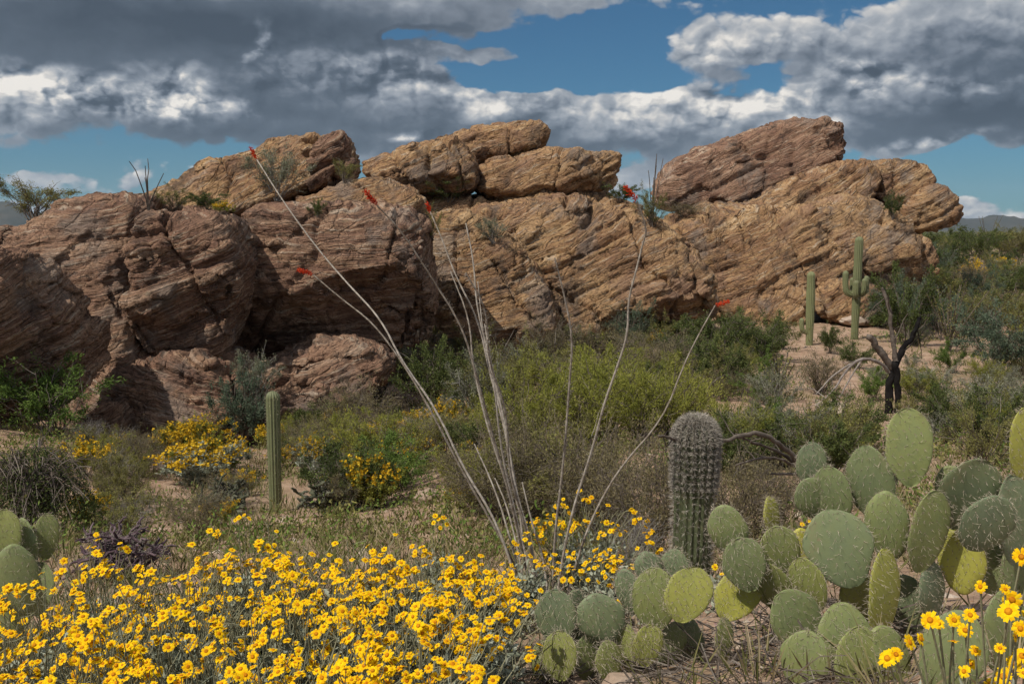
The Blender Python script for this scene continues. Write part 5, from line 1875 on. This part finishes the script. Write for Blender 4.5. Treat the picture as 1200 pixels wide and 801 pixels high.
b = standing(1150, 900, 1.95)
FRONT = [(1040, 771), (1050, 766), (1066, 752), (1079, 748), (1090, 726), (1100, 730), (1118, 726), (1131, 738), (1137, 720), (1149, 687), (1178, 690), (1186, 702), (1182, 716), (1196, 736),
         (1117, 751), (1143, 762), (1172, 759), (1198, 768), (1130, 786), (1138, 778), (1176, 792), (1188, 776), (1200, 788), (1197, 652), (1208, 660), (1160, 800), (1190, 745), (1207, 720)]
brittle(b, 0.30, 0.95, "close brittlebush with large yellow flowers at the lower right corner", 90, nstems=40, tips=tips_px(FRONT, 1.9, 0.12, 5), fr=0.0185, group='brittlebushes beside the prickly pears')
b = standing(946, 660, 5.2)
brittle(b, 0.2, 0.5, "brittlebush with three flowers peeping between the big pads", 91, nstems=14, tips=tips_px([(942, 583), (951, 611), (940, 614)], 5.2, 0.05, 6), fr=0.022, group='brittlebushes beside the prickly pears')
b = standing(848, 720, 5.2)
brittle(b, 0.12, 0.25, "brittlebush with few flowers right of the thick saguaro foot", 92, nstems=12, tips=tips_px([(838, 664), (846, 672), (844, 684), (850, 680)], 5.2, 0.05, 7), fr=0.018, group='brittlebushes beside the prickly pears')
b = standing(516, 640, 7.4)
brittle(b, 0.2, 0.35, "lone brittlebush behind the flower mass, left of the ocotillo", 93, nstems=18, tips=tips_px([(508, 612), (514, 608), (520, 606), (524, 614), (516, 618), (510, 604)], 7.4, 0.08, 8), fr=0.022, group='brittlebushes beside the prickly pears')
b = standing(286, 632, 7.0)
brittle(b, 0.2, 0.35, "lone brittlebush behind the flower mass, by the foot of the thin saguaro", 94, nstems=18, tips=tips_px([(280, 606), (286, 603), (276, 609), (292, 607), (324, 622)], 7.0, 0.08, 9), fr=0.02, group='brittlebushes beside the prickly pears')

# ------------------------------------------------------------------ dry grass, litter, stones
def ground_cover():
    rng = np.random.default_rng(21)
    mb = MB()
    n = 4200
    # more or less even over the picture: dense near, thinning far
    px = rng.uniform(-60, 1260, n)
    py = 290 + (rng.uniform(0, 1, n) ** 0.8) * 560
    c, d, L, W, V = [], [], [], [], []
    for a, b_ in zip(px, py):
        dr = pix_dir(a, b_)
        if dr.z > -0.01:
            continue
        # walk to the ground
        y = 2.0
        hit = None
        ys = np.geomspace(1.2, 120, 70)
        xs = dr.x / dr.y * ys
        zs = EYE.z + dr.z / dr.y * ys
        below = np.nonzero(zs < ground_z(xs, ys))[0]
        if len(below) == 0:
            continue
        y = ys[below[0]]
        x = dr.x / dr.y * y
        if (26 < y and a < 1040 and b_ < 400) or (y < 5.8 and rng.uniform() < (0.93 if a > 600 else 0.5)):
            continue
        g = gz(x, y)
        k = rng.integers(8, 20)
        size = rng.uniform(0.08, 0.30) * (1 + y / 60)
        ph = rng.uniform(0, 6.283, k)
        rad = rng.uniform(0, 0.1, k) * (1 + y / 30)
        c.append(np.stack([x + np.cos(ph) * rad, y + np.sin(ph) * rad, np.full(k, g - 0.01)], -1))
        d.append(unit(np.stack([np.cos(ph) * 0.6, np.sin(ph) * 0.6, np.full(k, 1.0)], -1) + rng.normal(size=(k, 3)) * 0.3))
        L.append(size * rng.uniform(0.5, 1.2, k))
        W.append(np.full(k, 0.006 + 0.0006 * y))
        V.append(np.clip(rng.uniform() ** 1.7 * 0.95 + rng.normal(size=k) * 0.10, 0, 1))
    c, d, L, W, V = np.vstack(c), np.vstack(d), np.concatenate(L), np.concatenate(W), np.concatenate(V)
    mb.leaves(c, d, unit(rng.normal(size=c.shape)), L, W, V)
    o = link('grass', mb.mesh('grass', M['straw']))
    tag(o, "dry straw and olive grass tufts scattered over the ground", 'grass', kind='stuff')
    mw = MB()
    for (cnt, mat_, nm, lab) in ((1500, 'olive', 'weeds', "low olive weeds covering the soil between the shrubs"), (1100, 'bright', 'weeds', "low green weeds covering the soil between the shrubs")):
        mw = MB()
        cc, dd_, ll_, vv = [], [], [], []
        for i in range(cnt):
            a, b_ = rng.uniform(-40, 1240), rng.uniform(395, 660)
            dr = pix_dir(a, b_)
            ys = np.geomspace(4, 60, 60)
            below = np.nonzero(EYE.z + dr.z / dr.y * ys < ground_z(dr.x / dr.y * ys, ys))[0]
            if len(below) == 0:
                continue
            y = ys[below[0]]
            x = dr.x / dr.y * y
            if perlin(np.array([[x * 0.5, y * 0.35, 4.4]]))[0] < 0.06:
                continue
            g = gz(x, y)
            k = 34
            s_ = rng.uniform(0.10, 0.26)
            cc.append(np.array([x, y, g]) + rng.normal(size=(k, 3)) * np.array([s_, s_, 0]) + np.array([0, 0, 1.0]) * np.abs(rng.normal(size=(k, 1))) * s_ * 0.7)
            dd_.append(unit(rng.normal(size=(k, 3)) + np.array([0, 0, 0.8])))
            ll_.append(np.full(k, 0.05 + 0.0012 * y))
            vv.append(np.clip(rng.uniform() + rng.normal(size=k) * 0.15, 0, 1))
        cc, dd_, ll_, vv = np.vstack(cc), np.vstack(dd_), np.concatenate(ll_), np.concatenate(vv)
        mw.leaves(cc, dd_, unit(rng.normal(size=cc.shape)), ll_, ll_ * 0.4, vv)
        tag(link(nm, mw.mesh(nm, M[mat_])), lab, 'weeds', kind='stuff')
    # the desert goes on beyond the outcrop and to both sides
    ms = MB()
    cc, dd_, nn_, ll_, vv = [], [], [], [], []
    n = 4200
    yy = np.concatenate([rng.uniform(-25, 60, n // 2), 60 + 340 * rng.uniform(0, 1, n // 2) ** 1.4])
    xx = rng.uniform(-1, 1, n) * (40 + np.abs(yy) * 1.1)
    for x, y in zip(xx, yy):
        if (abs(x) < 0.55 * y + 0.8 and y < 44 and not (x > 0.42 * y and y > 30)) or math.hypot(x, y) < 5:
            continue
        if (-22 < x < 26 and 18 < y < 66) or math.hypot(x, y) < 14:
            continue
        h_ = rng.uniform(0.5, 1.5)
        k = 160 if y < 60 else 46
        g = gz(x, y)
        th = rng.uniform(0, 6.283, k)
        u = np.sqrt(rng.uniform(0, 1, k))
        cc.append(np.stack([x + np.cos(th) * u * h_ * 0.7, y + np.sin(th) * u * h_ * 0.7, g + h_ * rng.uniform(0.05, 1, k) * (1 - 0.5 * u * u)], -1))
        dd_.append(unit(rng.normal(size=(k, 3)) + np.array([0, 0, 0.4])))
        ll_.append(np.full(k, (0.075 if y < 60 else 0.30) * h_))
        vv.append(np.clip(rng.uniform() * 0.7 + rng.normal(size=k) * 0.2 + 0.15, 0, 1))
    cc, dd_, ll_, vv = np.vstack(cc), np.vstack(dd_), np.concatenate(ll_), np.concatenate(vv)
    ms.leaves(cc, dd_, unit(rng.normal(size=cc.shape)), ll_, ll_ * 0.55, vv)
    tag(link('distant_scrub', ms.mesh('distant_scrub', M['olive'])), "olive desert scrub spreading over the plain beyond the rocks", 'scrub', kind='stuff')
    # twig litter under the prickly pears
    ml = MB()
    for k in range(900):
        a, b_ = rng.uniform(600, 1060), rng.uniform(730, 830)
        Y = 3.4 + (830 - b_) / 100 * 1.3 + rng.normal() * 0.2
        p = np.array(P(a, b_, Y))
        p[2] = gz(p[0], p[1]) + abs(rng.normal()) * 0.04
        an = rng.uniform(0, 6.283)
        dd = np.array([math.cos(an), math.sin(an), rng.normal() * 0.25])
        t = np.linspace(0, 1, 4)[:, None]
        ml.tube(p + dd * t * rng.uniform(0.08, 0.35) + rng.normal(size=(4, 3)) * 0.012, rng.uniform(0.0015, 0.004), 3, rng.uniform(0.1, 1.0))
    o = link('twig_litter', ml.mesh('twig_litter', M['twig']))
    tag(o, "dead twigs littering the ground under the prickly pears", 'litter', kind='stuff')
    mg = MB()
    n = 5000
    yy = np.exp(rng.uniform(math.log(2.2), math.log(40), n))
    xx = rng.uniform(-0.62, 0.62, n) * yy
    zz = ground_z(xx, yy)
    sz = rng.gamma(2.0, 0.008, n) * (0.7 + yy / 18)
    oc = np.array([(1, 0, 0), (-1, 0, 0), (0, 1, 0), (0, -1, 0), (0, 0, 0.7), (0, 0, -0.7)], dtype=float)
    of = np.array([(0, 2, 4), (2, 1, 4), (1, 3, 4), (3, 0, 4), (2, 0, 5), (1, 2, 5), (3, 1, 5), (0, 3, 5)])
    v = oc[None] * (1 + 0.35 * rng.normal(size=(n, 6, 3))) * sz[:, None, None] + np.stack([xx, yy, zz], -1)[:, None]
    f = (of[None] + (np.arange(n) * 6)[:, None, None]).reshape(-1, 3)
    mg.add(v.reshape(-1, 3), f, np.repeat(rng.uniform(0, 1, n), 6))
    o = link('gravel', mg.mesh('gravel', M['stone']))
    tag(o, "pinkish tan gravel and pebbles strewn over the soil", 'gravel', kind='stuff')


m, t, o_ = material("pale_stone")
tcn = t.new('ShaderNodeNewGeometry')
n1 = t.noise(tcn.outputs['Position'], 6.0, 5, 0.6)
principled(t, o_, t.ramp(t.math('ADD', t.math('MULTIPLY', t.attr('var'), 0.5), t.math('MULTIPLY', n1, 0.5)), [(0.2, (0.16, 0.11, 0.085)), (0.5, (0.33, 0.25, 0.19)), (0.8, (0.52, 0.45, 0.38))]), 0.9, t.bump(n1, 0.5, 0.05), 0.1)
M['stone'] = m
ground_cover()


def stone(px, py, wpx, hpx, label, seed, mat, Y=None, group='loose stones'):
    p = spot(px, py) if Y is None else standing(px, py, Y)
    s = p.y / F
    rng = np.random.default_rng(seed)
    nu, nv = 28, 18
    u = np.linspace(0, 2 * np.pi, nu, endpoint=False)
    w = np.linspace(0.02, np.pi - 0.02, nv)
    uu, ww = np.meshgrid(u, w, indexing='ij')
    dirs = np.stack([np.cos(uu) * np.sin(ww), np.sin(uu) * np.sin(ww), np.cos(ww)], -1).reshape(-1, 3)
    rad = 1 + 0.28 * fbm(dirs * 1.3 + seed, 4)
    # flat broken faces
    for k in range(7):
        nn_ = unit(rng.normal(size=3))
        rad = np.minimum(rad, 0.80 / np.maximum(dirs @ nn_, 0.25))
    v = dirs * rad[:, None] * np.array([wpx * s * 0.5, wpx * s * 0.4, hpx * s * 0.6])
    v[:, 2] += hpx * s * 0.35
    i, j = np.meshgrid(np.arange(nu), np.arange(nv - 1), indexing='ij')
    i2 = (i + 1) % nu
    f = np.stack([i * nv + j, i * nv + j + 1, i2 * nv + j + 1, i2 * nv + j], -1).reshape(-1, 4)
    o = link('stone', make_mesh('stone', v, f, mat, False, {'var': np.full(len(v), rng.uniform(0.3, 0.8)), 'bed': v[:, 2]}))
    o.location = p
    tag(o, label, 'stone', group)


stone(1168, 352, 14, 12, "white stone beside the pale yellow shrub on the right slope", 1, M['stone'])
stone(1150, 340, 10, 12, "upright pale stone left of the white one on the right slope", 2, M['stone'])
stone(1132, 352, 14, 9, "pale stone lower on the right slope, left of the upright one", 3, M['stone'])
stone(1048, 712, 44, 56, "reddish brown stone behind the yellow pads of the big prickly pear", 4, ROCK_BROWN, 4.75)
stone(500, 590, 34, 18, "pinkish stone on the soil left of the ocotillo foot", 5, M['stone'])
stone(200, 552, 40, 14, "flat grey stone on the sandy flat", 6, M['stone'])
stone(770, 416, 12, 9, "small white stone under the bright yellow flowers", 7, M['stone'])
stone(870, 452, 30, 12, "flat pale stone on the bare ground left of the dead tree", 8, M['stone'])
stone(975, 486, 40, 18, "pinkish slab of stone left of the charred trunk", 9, M['stone'])
stone(1000, 380, 30, 10, "flat stone among shrubs near the armed saguaro", 10, M['stone'])
stone(735, 800, 60, 22, "tan stone at the bottom edge under the small prickly pear", 11, M['stone'], 3.9)

# ------------------------------------------------------------------ air
m, t, o_ = material("air")
pv = t.new('ShaderNodeVolumePrincipled')
pv.inputs['Color'].default_value = (0.62, 0.80, 1.0, 1.0)
pv.inputs['Density'].default_value = 0.000055
pv.inputs['Anisotropy'].default_value = 0.2
t.l.new(pv.outputs[0], o_.inputs['Volume'])
X0, X1, Y0, Y1, Z0, Z1 = -9800, 9800, -9800, 9800, -60, 420
v = [(x, y, z) for x in (X0, X1) for y in (Y0, Y1) for z in (Z0, Z1)]
f = [(0, 1, 3, 2), (4, 6, 7, 5), (0, 4, 5, 1), (2, 3, 7, 6), (0, 2, 6, 4), (1, 5, 7, 3)]
haze = link('haze', make_mesh('haze', v, np.array(f), m, False))
tag(haze, kind='stuff')
